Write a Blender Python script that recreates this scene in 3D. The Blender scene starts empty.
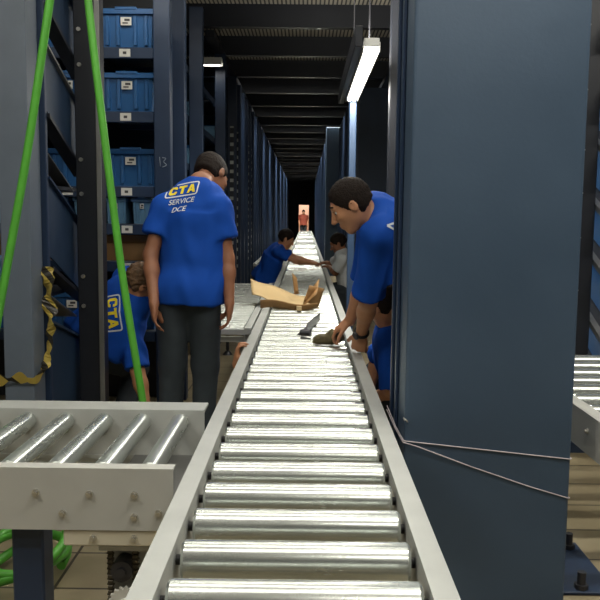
import bpy, bmesh, math, random
import numpy as np
from mathutils import Vector, Matrix
from mathutils.bvhtree import BVHTree

random.seed(7)
S = bpy.context.scene
COL = S.collection

# ------------------------------------------------------------------ helpers
def lin(c):
    return tuple((x/255/12.92 if x/255 <= .04045 else ((x/255+.055)/1.055)**2.4) for x in c)

def mat(name, rgb, rough=.5, metal=0.0, vary=.12, scale=6.0, bump=0.0, bscale=60.0, emit=0.0, coat=0.0, rough_var=0.0, stretch=None, spec=None):
    m = bpy.data.materials.new(name); m.use_nodes = True
    nt = m.node_tree; b = nt.nodes['Principled BSDF']
    c = lin(rgb)
    b.inputs['Roughness'].default_value = rough
    b.inputs['Metallic'].default_value = metal
    if spec is not None: b.inputs['Specular IOR Level'].default_value = spec
    if coat: b.inputs['Coat Weight'].default_value = coat
    tc = nt.nodes.new('ShaderNodeTexCoord')
    mp = nt.nodes.new('ShaderNodeMapping'); nt.links.new(tc.outputs['Object'], mp.inputs['Vector'])
    if stretch: mp.inputs['Scale'].default_value = stretch
    if vary:
        n = nt.nodes.new('ShaderNodeTexNoise'); n.inputs['Scale'].default_value = scale; n.inputs['Detail'].default_value = 5
        nt.links.new(mp.outputs['Vector'], n.inputs['Vector'])
        r = nt.nodes.new('ShaderNodeValToRGB')
        r.color_ramp.elements[0].position = .3; r.color_ramp.elements[1].position = .7
        r.color_ramp.elements[0].color = (*[x*(1-vary) for x in c], 1); r.color_ramp.elements[1].color = (*[min(1, x*(1+vary)) for x in c], 1)
        nt.links.new(n.outputs['Fac'], r.inputs['Fac']); nt.links.new(r.outputs['Color'], b.inputs['Base Color'])
        if rough_var:
            mr = nt.nodes.new('ShaderNodeMapRange'); mr.inputs['To Min'].default_value = rough-rough_var; mr.inputs['To Max'].default_value = rough+rough_var
            mr.inputs['From Min'].default_value = .3; mr.inputs['From Max'].default_value = .7
            nt.links.new(n.outputs['Fac'], mr.inputs['Value']); nt.links.new(mr.outputs['Result'], b.inputs['Roughness'])
    else:
        b.inputs['Base Color'].default_value = (*c, 1)
    if bump:
        n2 = nt.nodes.new('ShaderNodeTexNoise'); n2.inputs['Scale'].default_value = bscale; n2.inputs['Detail'].default_value = 3
        nt.links.new(mp.outputs['Vector'], n2.inputs['Vector'])
        bp = nt.nodes.new('ShaderNodeBump'); bp.inputs['Strength'].default_value = bump; bp.inputs['Distance'].default_value = .01
        nt.links.new(n2.outputs['Fac'], bp.inputs['Height']); nt.links.new(bp.outputs['Normal'], b.inputs['Normal'])
    if emit:
        b.inputs['Emission Color'].default_value = (*c, 1); b.inputs['Emission Strength'].default_value = emit
    return m

def stripes(name, ca, cb, axis, freq, duty=.5, rough=.6, metal=0.0, diag=False):
    """hard two-colour stripes along an object axis (grating bars, hazard tape)"""
    m = bpy.data.materials.new(name); m.use_nodes = True
    nt = m.node_tree; b = nt.nodes['Principled BSDF']; b.inputs['Roughness'].default_value = rough; b.inputs['Metallic'].default_value = metal
    tc = nt.nodes.new('ShaderNodeTexCoord'); sp = nt.nodes.new('ShaderNodeSeparateXYZ'); nt.links.new(tc.outputs['Object'], sp.inputs[0])
    v = sp.outputs[axis]
    if diag:
        a = nt.nodes.new('ShaderNodeMath'); a.operation = 'ADD'; nt.links.new(sp.outputs[axis], a.inputs[0]); nt.links.new(sp.outputs['X'], a.inputs[1]); v = a.outputs[0]
    mu = nt.nodes.new('ShaderNodeMath'); mu.operation = 'MULTIPLY'; nt.links.new(v, mu.inputs[0]); mu.inputs[1].default_value = freq
    fr = nt.nodes.new('ShaderNodeMath'); fr.operation = 'FRACT'; nt.links.new(mu.outputs[0], fr.inputs[0])
    gt = nt.nodes.new('ShaderNodeMath'); gt.operation = 'GREATER_THAN'; nt.links.new(fr.outputs[0], gt.inputs[0]); gt.inputs[1].default_value = duty
    mx = nt.nodes.new('ShaderNodeMix'); mx.data_type = 'RGBA'
    nt.links.new(gt.outputs[0], mx.inputs[0]); mx.inputs[6].default_value = (*lin(ca), 1); mx.inputs[7].default_value = (*lin(cb), 1)
    nt.links.new(mx.outputs[2], b.inputs['Base Color'])
    return m

WL = {}      # world location of things, so parts can be written in world coordinates

def link(name, me, m, parent=None, loc=None):
    o = bpy.data.objects.new(name, me); COL.objects.link(o)
    for mm in (m if isinstance(m, (list, tuple)) else [m]):
        if mm is not None: me.materials.append(mm)
    if parent is not None:
        o.parent = parent; WL[o] = WL[parent]
    else:
        WL[o] = Vector(loc) if loc is not None else Vector((0, 0, 0))
        o.location = WL[o]
    return o

def tag(o, label=None, cat=None, group=None, kind=None):
    if label: o['label'] = label
    if cat: o['category'] = cat
    if group: o['group'] = group
    if kind: o['kind'] = kind
    return o

def thing(name, loc, label, cat, group=None):
    o = bpy.data.objects.new(name, None); COL.objects.link(o)
    o.empty_display_size = .1
    o.location = loc; WL[o] = Vector(loc)
    return tag(o, label, cat, group)

def kids(o): return list(o.children)

def copy_tree(o, parent=None):
    c = o.copy(); COL.objects.link(c)
    if parent is not None:
        c.parent = parent
    for ch in kids(o): copy_tree(ch, c)
    return c

class MB:
    """collects shapes in world coordinates and links them as one mesh"""
    def __init__(s): s.bm = bmesh.new(); s.mi = 0
    def _after(s, fs):
        for f in fs: f.material_index = s.mi
    def box(s, lo, hi, bev=0.0, rot=None, piv=None, seg=1):
        lo = Vector(lo); hi = Vector(hi); c = (lo+hi)/2; d = hi-lo
        M = Matrix.Translation(c) @ Matrix.Diagonal((*d, 1))
        if rot is not None:
            p = Vector(piv) if piv is not None else c
            M = Matrix.Translation(p) @ rot.to_4x4() @ Matrix.Translation(-p) @ M
        r = bmesh.ops.create_cube(s.bm, size=1, matrix=M)
        vs = r['verts']
        es = list({e for v in vs for e in v.link_edges}); fs = list({f for v in vs for f in v.link_faces})
        s._after(fs)
        if bev:
            r = bmesh.ops.bevel(s.bm, geom=es, offset=bev, segments=seg, affect='EDGES', profile=.5)
            s._after(r['faces'])
        return s
    def cyl(s, a, b, r1, r2=None, n=16, bev=0.0):
        a = Vector(a); b = Vector(b); d = b-a; r2 = r1 if r2 is None else r2
        q = d.to_track_quat('Z', 'Y')
        M = Matrix.Translation((a+b)/2) @ q.to_matrix().to_4x4()
        r = bmesh.ops.create_cone(s.bm, cap_ends=True, segments=n, radius1=r1, radius2=r2, depth=d.length, matrix=M)
        fs = list({f for v in r['verts'] for f in v.link_faces}); s._after(fs)
        caps = [f for f in fs if len(f.verts) != 4 or n == 4]
        for f in fs:
            if f not in caps: f.smooth = True
        bmesh.ops.split_edges(s.bm, edges=list({e for f in caps for e in f.edges}))
        return s
    def ball(s, c, r, n=12, sc=(1, 1, 1)):
        M = Matrix.Translation(Vector(c)) @ Matrix.Diagonal((r*sc[0], r*sc[1], r*sc[2], 1))
        q = bmesh.ops.create_uvsphere(s.bm, u_segments=n, v_segments=max(6, n//2+2), radius=1, matrix=M)
        fs = list({f for v in q['verts'] for f in v.link_faces}); s._after(fs)
        for f in fs: f.smooth = True
        return s
    def poly(s, pts):
        f = s.bm.faces.new([s.bm.verts.new(Vector(p)) for p in pts]); s._after([f]); return s
    def prism(s, prof, ax, a, b):
        """profile of 2-D points swept along axis ax from a to b; the other two axes in xyz order"""
        def P(p, t):
            v = [0, 0, 0]; o = [i for i in range(3) if i != ax]; v[ax] = t; v[o[0]] = p[0]; v[o[1]] = p[1]; return Vector(v)
        A = [s.bm.verts.new(P(p, a)) for p in prof]; B = [s.bm.verts.new(P(p, b)) for p in prof]
        n = len(prof); fs = [s.bm.faces.new(A), s.bm.faces.new(B)]
        for i in range(n): fs.append(s.bm.faces.new((A[i], A[(i+1) % n], B[(i+1) % n], B[i])))
        s._after(fs); return s
    def tube(s, pts, r, n=8, closed=False):
        pts = [Vector(p) for p in pts]; rings = []
        up = Vector((.13, .31, .94))
        for i, p in enumerate(pts):
            a = pts[i-1] if (i or closed) else p; b = pts[(i+1) % len(pts)] if (i < len(pts)-1 or closed) else p
            t = (b-a).normalized(); u = t.cross(up).normalized()
            if u.length < .1: u = t.cross(Vector((1, 0, 0))).normalized()
            w = t.cross(u)
            rr = r[i] if isinstance(r, (list, tuple)) else r
            rings.append([s.bm.verts.new(p+(u*math.cos(2*math.pi*k/n)+w*math.sin(2*math.pi*k/n))*rr) for k in range(n)])
        fs = []
        for i in range(len(rings)-(0 if closed else 1)):
            A, B = rings[i], rings[(i+1) % len(rings)]
            for k in range(n): fs.append(s.bm.faces.new((A[k], A[(k+1) % n], B[(k+1) % n], B[k])))
        if not closed: fs += [s.bm.faces.new(rings[0]), s.bm.faces.new(rings[-1])]
        s._after(fs)
        for f in fs:
            if len(f.verts) == 4: f.smooth = True
        return s
    def build(s, name, m, parent=None, loc=None, **kw):
        bmesh.ops.recalc_face_normals(s.bm, faces=s.bm.faces)
        o = None
        me = bpy.data.meshes.new(name)
        off = WL[parent] if parent is not None else (Vector(loc) if loc is not None else Vector((0, 0, 0)))
        s.bm.transform(Matrix.Translation(-off))
        s.bm.to_mesh(me); s.bm.free()
        o = link(name, me, m, parent, loc)
        if kw: tag(o, **kw)
        return o

def spline(pts, n=8):
    """Catmull-Rom through points"""
    P = [Vector(p) for p in pts]; P = [P[0]*2-P[1]]+P+[P[-1]*2-P[-2]]; out = []
    for i in range(1, len(P)-2):
        for k in range(n):
            t = k/n; a, b, c, d = P[i-1:i+3]
            out.append(.5*((2*b)+(c-a)*t+(2*a-5*b+4*c-d)*t*t+(3*b-3*c+d-a)*t**3))
    out.append(P[-2]); return out

# ------------------------------------------------------------------ materials
M = {}
M['blue_paint'] = mat('dark_blue_paint', (35, 52, 78), .42, 0, .10, 3, .03, 90)
M['col_paint'] = mat('steel_blue_column_paint', (62, 80, 100), .46, 0, .10, 2.4, .04, 70, rough_var=.06)
M['grey_paint'] = mat('grey_blue_paint', (98, 108, 121), .45, 0, .06, 8, .02, 120)
M['beam_paint'] = mat('blackish_blue_paint', (26, 29, 37), .45, 0, .1, 5)
M['panel'] = mat('blue_sheet_panel', (32, 52, 76), .5, 0, .12, 4)
M['roller'] = mat('galvanised_roller_tube', (206, 211, 206), .25, .8, .04, 14, 0, 40, rough_var=.03, stretch=(.3, 1, 1))
M['rollery'] = mat('galvanised_cross_roller_tube', (200, 205, 200), .28, .8, .07, 14, .004, 40, rough_var=.04, stretch=(1, .3, 1))
M['rail'] = mat('light_grey_rail_paint', (184, 186, 182), .42, .15, .05, 10, .02, 120)
M['railbeige'] = mat('grey_beige_side_plate', (188, 188, 182), .48, .1, .05, 5, .02, 150)
M['beige'] = mat('beige_bracket_paint', (210, 203, 182), .5, .1, .06, 10)
M['black'] = mat('black_rubber', (22, 22, 24), .6, 0, .1)
M['zinc'] = mat('zinc_fastener', (205, 203, 196), .32, .9, .05)
M['darkmetal'] = mat('dark_machine_metal', (66, 66, 70), .45, .5, .1)
M['chain'] = mat('oily_chain_steel', (92, 86, 74), .45, .7, .2, 60)
M['white'] = mat('white_label_paper', (214, 212, 204), .7, 0, .04)
M['ink'] = mat('grey_label_ink', (70, 66, 66), .7, 0, 0)
M['tote'] = mat('blue_tote_plastic', (30, 86, 140), .38, 0, .06, 8)
M['totelight'] = mat('pale_blue_tote_plastic', (106, 150, 184), .4, 0, .06, 8)
M['green'] = mat('bright_green_hose', (88, 172, 58), .45, 0, .08, 12)
M['skin'] = mat('tan_skin', (192, 136, 100), .5, 0, .07, 18, .05, 200)
M['skin2'] = mat('brown_skin', (150, 100, 72), .5, 0, .07, 18, .05, 200)
M['shirt'] = mat('royal_blue_cotton', (20, 74, 168), .82, 0, .07, 9, .12, 300, spec=.2)
M['whiteshirt'] = mat('pale_grey_cotton', (214, 218, 220), .85, 0, .06, 9)
M['redshirt'] = mat('rust_red_cotton', (150, 72, 54), .85, 0, .06, 9)
M['jeans'] = mat('charcoal_denim', (48, 56, 62), .85, 0, .16, 10, .15, 300)
M['hairblack'] = mat('dark_brown_hair', (30, 21, 16), .7, 0, .3, 60, .5, 160, spec=.2)
M['haircurly'] = mat('light_brown_curly_hair', (96, 70, 44), .6, 0, .4, 50, .5, 160)
M['shoe'] = mat('black_leather', (28, 27, 27), .5, 0, .1)
M['eyewhite'] = mat('eye_white', (222, 216, 208), .3, 0, 0)
M['iris'] = mat('dark_iris', (36, 24, 18), .2, 0, 0)
M['lettery'] = mat('yellow_print', (238, 214, 40), .7, 0, 0)
M['letterw'] = mat('white_print', (206, 212, 216), .7, 0, 0)
M['card'] = mat('kraft_cardboard', (146, 110, 66), .75, 0, .08, 8, .03, 80)
M['cardglare'] = mat('glossy_cardboard_glare', (192, 166, 122), .45, 0, .05, 8)  # glare on the upper faces is painted in as a paler cream
M['string'] = mat('pale_cotton_string', (196, 186, 190), .8, 0, .05)
M['glove'] = mat('olive_work_glove', (92, 84, 56), .85, 0, .3, 30, .3, 60)
M['tool'] = mat('grey_steel_bracket', (96, 94, 96), .4, .7, .1)
M['tube'] = mat('lit_tube', (255, 252, 244), .5, 0, 0, emit=6.0)
M['fixture'] = mat('white_fixture_enamel', (226, 226, 222), .45, 0, .03)
M['galv'] = mat('galvanised_track', (140, 140, 138), .4, .7, .1)
M['chalk'] = mat('chalk_mark', (140, 150, 160), .9, 0, 0)
M['pinkwall'] = mat('pale_pink_wall', (226, 176, 152), .8, 0, .06, 2)
M['wallpaint'] = mat('dark_hall_wall', (36, 40, 48), .8, 0, .1, 1)
M['tape'] = stripes('yellow_black_tape', (196, 172, 84), (44, 40, 34), 'Z', 6.5, .74, .4, diag=True)
M['slots'] = stripes('slotted_label_strip', (30, 36, 46), (196, 200, 196), 'Z', 8, .62, .5)
M['grating'] = stripes('ceiling_grating_bars', (196, 190, 176), (60, 58, 54), 'X', 22, .6, .6)

def floor_mat():
    m = bpy.data.materials.new('worn_floor_tiles'); m.use_nodes = True
    nt = m.node_tree; b = nt.nodes['Principled BSDF']; b.inputs['Roughness'].default_value = .42
    tc = nt.nodes.new('ShaderNodeTexCoord')
    br = nt.nodes.new('ShaderNodeTexBrick'); nt.links.new(tc.outputs['Object'], br.inputs['Vector'])
    br.offset = 0; br.inputs['Scale'].default_value = 1; br.inputs['Brick Width'].default_value = .9; br.inputs['Row Height'].default_value = .3
    br.inputs['Mortar Size'].default_value = .006
    br.inputs['Color1'].default_value = (*lin((164, 152, 124)), 1); br.inputs['Color2'].default_value = (*lin((146, 134, 106)), 1)
    br.inputs['Mortar'].default_value = (*lin((70, 62, 50)), 1)
    n = nt.nodes.new('ShaderNodeTexNoise'); n.inputs['Scale'].default_value = 2.2; n.inputs['Detail'].default_value = 8
    nt.links.new(tc.outputs['Object'], n.inputs['Vector'])
    mx = nt.nodes.new('ShaderNodeMix'); mx.data_type = 'RGBA'; mx.blend_type = 'MULTIPLY'; mx.inputs[0].default_value = .55
    r = nt.nodes.new('ShaderNodeValToRGB'); r.color_ramp.elements[0].color = (.5, .45, .4, 1); r.color_ramp.elements[0].position = .3; r.color_ramp.elements[1].position = .65
    nt.links.new(n.outputs['Fac'], r.inputs['Fac']); nt.links.new(br.outputs['Color'], mx.inputs[6]); nt.links.new(r.outputs['Color'], mx.inputs[7])
    nt.links.new(mx.outputs[2], b.inputs['Base Color'])
    return m

# ------------------------------------------------------------------ setting
b = MB(); b.box((-6, -3, -.1), (6, 52, 0)); b.build('floor', floor_mat(), kind='structure')
b = MB(); b.box((-6, -3, 3.62), (6, 52, 3.66)); b.build('ceiling', M['grating'], kind='structure')
for nm, lo, hi in (('wall_left', (-6.1, -3, 0), (-6, 52, 3.62)), ('wall_right', (6, -3, 0), (6.1, 52, 3.62)), ('wall_rear', (-6, -3.1, 0), (6, -3, 3.62))):
    b = MB(); b.box(lo, hi); b.build(nm, M['wallpaint'], kind='structure')
b = MB()      # far wall with the lit doorway at the end of the aisle
b.box((-6, 46, 0), (-.42, 46.2, 3.62)); b.box((.16, 46, 0), (6, 46.2, 3.62)); b.box((-.42, 46, 2.05), (.16, 46.2, 3.62))
b.build('wall_far', M['wallpaint'], kind='structure')
b = MB(); b.box((-3, 49, 0), (3, 49.1, 3.62)); b.build('wall_beyond', M['pinkwall'], kind='structure')
for i in range(-2, 26):
    y = 8.66+1.5*i
    if y < .5: continue
    b = MB(); h = .24
    b.prism([(y, 3.38), (y+.1, 3.38), (y+.1, 3.395), (y+.02, 3.395), (y+.02, 3.61), (y+.1, 3.61), (y+.1, 3.619), (y, 3.619)], 0, -5.9, 5.9)
    b.build('ceiling_beam', M['beam_paint'], kind='structure')
for x in (-1.08, 1.16):
    b = MB(); b.box((x-.05, 8.8, 3.3), (x+.05, 45.9, 3.379), .004); b.build('ceiling_beam', M['beam_paint'], kind='structure')

# ------------------------------------------------------------------ roller conveyors
RZ, RR = .600, .043
PITCH = .186
ORD = ['first', 'second', 'third', 'fourth', 'fifth', 'sixth', 'seventh', 'eighth', 'ninth', 'tenth', 'eleventh', 'twelfth']

def roller_mesh(x0, x1, r, axis=0, n=28):
    b = MB(); e = .006
    def v(t): return (t, 0, 0) if axis == 0 else (0, t, 0)
    b.cyl(v(x0+e), v(x1-e), r, n=n)
    b.cyl(v(x0), v(x0+e), r-.004, r, n=n); b.cyl(v(x1-e), v(x1), r, r-.004, n=n)
    return b
def rail_prof(x, out, ztop, h, w):
    """C-channel profile in (x, z): web on the inner side, flanges pointing out"""
    t = .004; o = out*w
    return [(x, ztop), (x+o, ztop), (x+o, ztop-.014), (x+o-out*t, ztop-.014), (x+o-out*t, ztop-t), (x+out*t, ztop-t), (x+out*t, ztop-h+t), (x+o, ztop-h+t), (x+o, ztop-h), (x, ztop-h)]

_rm = {}
def main_section(y0, y1, label, legs, fine):
    t = thing('roller_conveyor', (0, y0, 0), label, 'conveyor', 'sections of the long central conveyor')
    for x, out in ((-.277, -1), (.247, 1)):
        b = MB(); b.prism(rail_prof(x, out, .643, .15, .050), 1, y0+.003, y1-.003)
        b.build('side_rail', M['rail'], t)
    for y in legs:
        b = MB()
        for x in (-.300, .270):
            b.box((x-.022, y-.03, .0), (x+.022, y+.03, .495), .003); b.box((x-.05, y-.06, 0), (x+.05, y+.06, .008))
        b.box((-.28, y-.02, .2), (.25, y+.02, .25))
        b.build('support_leg', M['blue_paint'], t)
    n = int((y1-y0)/PITCH+.01)
    key = 'f' if fine else 'c'
    if key not in _rm:
        src = roller_mesh(-.262, .234, RR, 0, 32 if fine else 16)
        me = bpy.data.meshes.new('roller'); src.bm.to_mesh(me); src.bm.free(); me.materials.append(M['roller'])
        a = MB(); a.cyl((-.2765, 0, 0), (.2465, 0, 0), .012, n=6); a.cyl((-.2625, 0, 0), (-.258, 0, 0), .034, n=16); a.cyl((.230, 0, 0), (.2345, 0, 0), .034, n=16)
        am = bpy.data.meshes.new('axle'); a.bm.to_mesh(am); a.bm.free(); am.materials.append(M['black'])
        _rm[key] = (me, am)
    me, am = _rm[key]
    for k in range(n):
        o = bpy.data.objects.new('roller', me); COL.objects.link(o); o.parent = t
        o.location = (0, (k+.5)*PITCH, RZ); WL[o] = WL[t]+o.location
        o.rotation_euler.x = random.uniform(0, 6)
        if fine or k < 20:
            a = bpy.data.objects.new('axle', am); COL.objects.link(a); a.parent = o
            o['_r'] = 1; del o['_r']
    return t
y = .43
N0 = 62
main_section(y, y+N0*PITCH, 'near section of the long grey roller conveyor running down the middle of the aisle', (1.0, 3.3, 6.35, 9.2), True); y += N0*PITCH
main_section(y, y+48*PITCH, 'brightly lit conveyor section just beyond the crouching man reaching over the rail', (y+.6, y+4.5, y+8.3), False); y += 48*PITCH
main_section(y, y+52*PITCH, 'distant conveyor section between the two bright middle and end stretches of the line', (y+.6, y+4.5, y+8.3), False); y += 52*PITCH
main_section(y, y+50*PITCH, 'farthest conveyor section ending at the lit doorway', (y+.6, y+4.5, y+8.3), False); YEND = y+50*PITCH

# --- left cross conveyor in the foreground (runs to the left, rollers lie away from us)
t = thing('cross_conveyor', (-1.1, 2.5, 0), 'grey side conveyor with five bare rollers in the lower left foreground', 'conveyor')
b = MB()
b.box((-2.2, 2.160, .446), (-.372, 2.166, .630)); b.box((-2.2, 2.166, .624), (-.372, 2.205, .630)); b.box((-2.2, 2.166, .446), (-.372, 2.205, .452))
nr = b.build('front_plate', M['railbeige'], t)
for x, z in ((-.766, .557), (-.612, .555), (-.483, .553), (-.690, .497), (-.484, .488), (-.414, .500), (-1.05, .557), (-1.3, .497)):
    b = MB(); b.cyl((x, 2.1595, z), (x, 2.154, z), .0105, n=16); b.cyl((x, 2.154, z), (x, 2.146, z), .007, n=6); b.build('bolt', M['zinc'], nr)
b = MB()
b.box((-2.2, 2.80, .40), (-.365, 2.806, .640)); b.box((-2.2, 2.806, .628), (-.365, 2.925, .640), .002); b.box((-2.2, 2.794, .455), (-.365, 2.799, .47))
b.build('back_plate', M['rail'], t)
b = MB(); b.box((-.62, 2.21, .47), (-.37, 2.79, .474)); b.build('drip_tray', M['galv'], t)
rb = roller_mesh(2.215, 2.795, .032, 1, 28); rme = bpy.data.meshes.new('roller'); rb.bm.to_mesh(rme); rb.bm.free(); rme.materials.append(M['rollery'])
for k in range(13):
    o = bpy.data.objects.new('roller', rme); COL.objects.link(o); o.parent = t
    o.location = Vector((-.452-.140*k, 0, .598))-WL[t]; o.rotation_euler.y = k*1.1
    b = None
b = MB(); b.box((-.856, 2.20, .0), (-.762, 2.29, .4455), .006); b.box((-.92, 2.14, 0), (-.64, 2.40, .012), .003)
b.build('support_leg', M['blue_paint'], t)
b = MB(); b.box((-1.9, 2.22, 0), (-1.8, 2.34, .4455), .006); b.box((-1.93, 2.17, 0), (-1.75, 2.4, .012)); b.build('support_leg', M['blue_paint'], t)
b = MB(); b.box((-.36-1.5, 2.81, 0), (-.36-1.42, 2.9, .40), .006); b.build('support_leg', M['blue_paint'], t)
br = MB().box((-.692, 2.165, .396), (-.372, 2.185, .4455), .004).build('drive_bracket', M['beige'], t)
for x in (-.605, -.487):
    b = MB(); b.cyl((x, 2.1645, .422), (x, 2.158, .422), .010, n=16); b.cyl((x, 2.158, .422), (x, 2.150, .422), .006, n=6); b.build('bolt', M['zinc'], br)

# --- chain drive hanging under it
t = thing('chain_drive', (-.47, 2.24, 0), 'small chain drive with round motor and toothed sprocket hanging below side conveyor', 'machine')
b = MB(); b.box((-.575, 2.27, .13), (-.42, 2.28, .383)); b.box((-.60, 2.20, .366), (-.42, 2.28, .383), .002)
b.build('mount_plate', M['rail'], t)
for x in (-.572, -.497):
    b = MB(); z = .35
    while z > .06:
        b.box((x-.008, 2.222, z), (x+.008, 2.238, z+.011), .002); z -= .016
        b.cyl((x-.011, 2.230, z+.013), (x+.011, 2.230, z+.013), .0035, n=6)
    b.build('chain', M['chain'], t)
b = MB(); b.cyl((-.535, 2.268, .30), (-.535, 2.205, .30), .032, n=24); b.cyl((-.535, 2.205, .30), (-.535, 2.195, .30), .014, n=16); b.build('motor', M['darkmetal'], t)
b = MB(); prof = []
for k in range(36):
    a = 2*math.pi*k/36; r = .052 if k % 2 else .043
    prof.append((-.522+r*math.cos(a), .205+r*math.sin(a)))
b.prism(prof, 1, 2.20, 2.212); b.cyl((-.522, 2.2, .205), (-.522, 2.188, .205), .018, n=16); b.build('sprocket', M['white'], t)
b = MB(); b.box((-.58, 2.282, 0), (-.56, 2.30, .383), .002); b.build('stand', M['galv'], t)

# --- right conveyor behind the big column
t = thing('roller_conveyor', (1.4, 2.6, 0), 'bright roller conveyor at right edge beside the big blue column', 'conveyor')
b = MB(); b.prism(rail_prof(1.088, -1, .648, .145, .048), 1, 1.0, 4.15); rl = b.build('side_rail', M['railbeige'], t)
b = MB(); b.box((1.034, 1.0, .500), (1.0395, 2.96, .648)); rl2 = b.build('skirt_plate', M['railbeige'], t)
for yy, z in ((2.78, .585), (2.55, .56), (2.30, .585), (2.0, .56)):
    b = MB(); b.cyl((1.0335, yy, z), (1.028, yy, z), .011, n=16); b.cyl((1.028, yy, z), (1.021, yy, z), .007, n=6); b.build('bolt', M['zinc'], rl2)
b = MB(); b.prism(rail_prof(1.71, 1, .648, .145, .048), 1, 1.0, 4.15); b.build('side_rail', M['railbeige'], t)
rb = roller_mesh(1.098, 1.70, .036, 0, 24); rme = bpy.data.meshes.new('roller'); rb.bm.to_mesh(rme); rb.bm.free(); rme.materials.append(M['roller'])
for k in range(17):
    o = bpy.data.objects.new('roller', rme); COL.objects.link(o); o.parent = t
    o.location = Vector((0, 1.1+.185*k, .607))-WL[t]; o.rotation_euler.x = k
for yy in (1.5, 3.8):
    b = MB()
    for x in (1.064, 1.734): b.box((x-.022, yy-.03, 0), (x+.022, yy+.03, .502), .003)
    b.box((1.07, yy-.02, .2), (1.73, yy+.02, .25)); b.build('support_leg', M['blue_paint'], t)

# --- side conveyors joining on the left further down
def bed(x0, x1, y0, y1, label, npitch):
    t = thing('side_conveyor', ((x0+x1)/2, (y0+y1)/2, 0), label, 'conveyor')
    b = MB(); b.box((x0, y0, .592), (x1, y0+.006, .625)); b.box((x0, y0+.006, .619), (x1, y0+.05, .625)); b.build('end_plate', M['rail'], t)
    b = MB(); b.box((x0, y1-.006, .545), (x1, y1, .625)); b.build('end_plate', M['rail'], t)
    for x, o in ((x0+.045, -1), (x1-.045, 1)):
        b = MB(); b.prism(rail_prof(x, o, .633, .10, .045), 1, y0+.007, y1-.007); b.build('side_rail', M['rail'], t)
    rb = roller_mesh(x0+.055, x1-.055, .03, 0, 16); me = bpy.data.meshes.new('roller'); rb.bm.to_mesh(me); rb.bm.free(); me.materials.append(M['roller'])
    n = int((y1-y0-.16)/npitch)
    for k in range(n+1):
        o = bpy.data.objects.new('roller', me); COL.objects.link(o); o.parent = t
        o.location = Vector((0, y0+.09+k*npitch, .60))-WL[t]; o.rotation_euler.x = k
    for yy in (y0+.9, y1-.9):
        for x in (x0+.10, x1-.05):
            b = MB(); b.cyl((x, yy, .05), (x, yy, .532), .016, n=10); b.cyl((x, yy, 0), (x, yy, .035), .05, .022, n=16); b.cyl((x, yy, .03), (x, yy, .06), .012, n=8)
            b.build('levelling_leg', M['darkmetal'], t)
        b = MB(); b.box((x0+.05, yy-.015, .40), (x1-.05, yy+.015, .44)); b.build('cross_bar', M['railbeige'], t)
    return t
bed(-.855, -.345, 4.97, 8.45, 'wide side conveyor on levelling legs meeting the central line beside the cardboard', .105)
bed(-.80, -.345, 11.9, 14.6, 'short distant side conveyor behind the crouching blue shirted man on the left', .15)

# ------------------------------------------------------------------ big columns
t = thing('steel_column', (.65, 2.9, 0), 'massive dark blue box column filling the right foreground', 'column')
b = MB(); b.box((.346, 2.62, 0), (.922, 3.09, 3.60), .012, seg=3)
b.build('shaft', M['col_paint'], t)
for yy in (2.80, 2.95):
    b = MB(); b.box((.334, yy, .05), (.3465, yy+.035, 3.58), .004); b.build('side_rib', M['blue_paint'], t)
b = MB(); b.box((.923, 2.70, 0), (1.14, 3.14, .012), .003); b.build('base_plate', M['blue_paint'], t)
for x, yy in ((1.02, 2.73), (1.09, 3.08)):
    b = MB(); b.cyl((x, yy, .012), (x, yy, .03), .026, n=6); b.cyl((x, yy, .03), (x, yy, .075), .016, n=12); b.build('anchor_bolt', M['darkmetal'], t)
t = thing('steel_column', (.75, 18.2, 0), 'second big box column further down, behind the bowed head of the leaning man', 'column')
b = MB(); b.box((.44, 18.0, .012), (1.02, 18.4, 3.379), .012, seg=2); b.build('shaft', M['col_paint'], t)
b = MB(); b.box((.42, 17.95, 0), (1.1, 18.45, .012)); b.build('base_plate', M['blue_paint'], t)

t = thing('steel_column', (-1.325, 3.7, 0), 'square grey blue upright column at far left behind the left green hose', 'column')
b = MB(); b.box((-1.41, 3.60, .012), (-1.27, 3.76, 3.60), .006, seg=2); b.build('shaft', M['grey_paint'], t)
b = MB(); b.box((-1.47, 3.52, 0), (-1.2, 3.83, .012)); b.build('base_plate', M['blue_paint'], t)
t = thing('steel_post', (.692, 6.1, 0), 'thin dark purple blue post standing between hanging lamp and big column', 'post')
b = MB(); b.box((.630, 6.1, .01), (.755, 6.2, 3.3), .008, seg=2); b.build('shaft', M['beam_paint'], t)
b = MB(); b.box((.58, 6.05, 0), (.80, 6.25, .01)); b.build('base_plate', M['blue_paint'], t)
t = thing('steel_post', (.42, 7.3, 0), 'slim light blue pole directly under the bright tube lamp', 'post')
b = MB(); b.box((.388, 7.27, .01), (.452, 7.33, 2.435), .006, seg=2); b.build('shaft', mat('mid_blue_pole_paint', (54, 76, 106), .4, 0, .06), t)
b = MB(); b.box((.375, 7.22, 0), (.50, 7.38, .01)); b.build('base_plate', M['blue_paint'], t)

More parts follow.
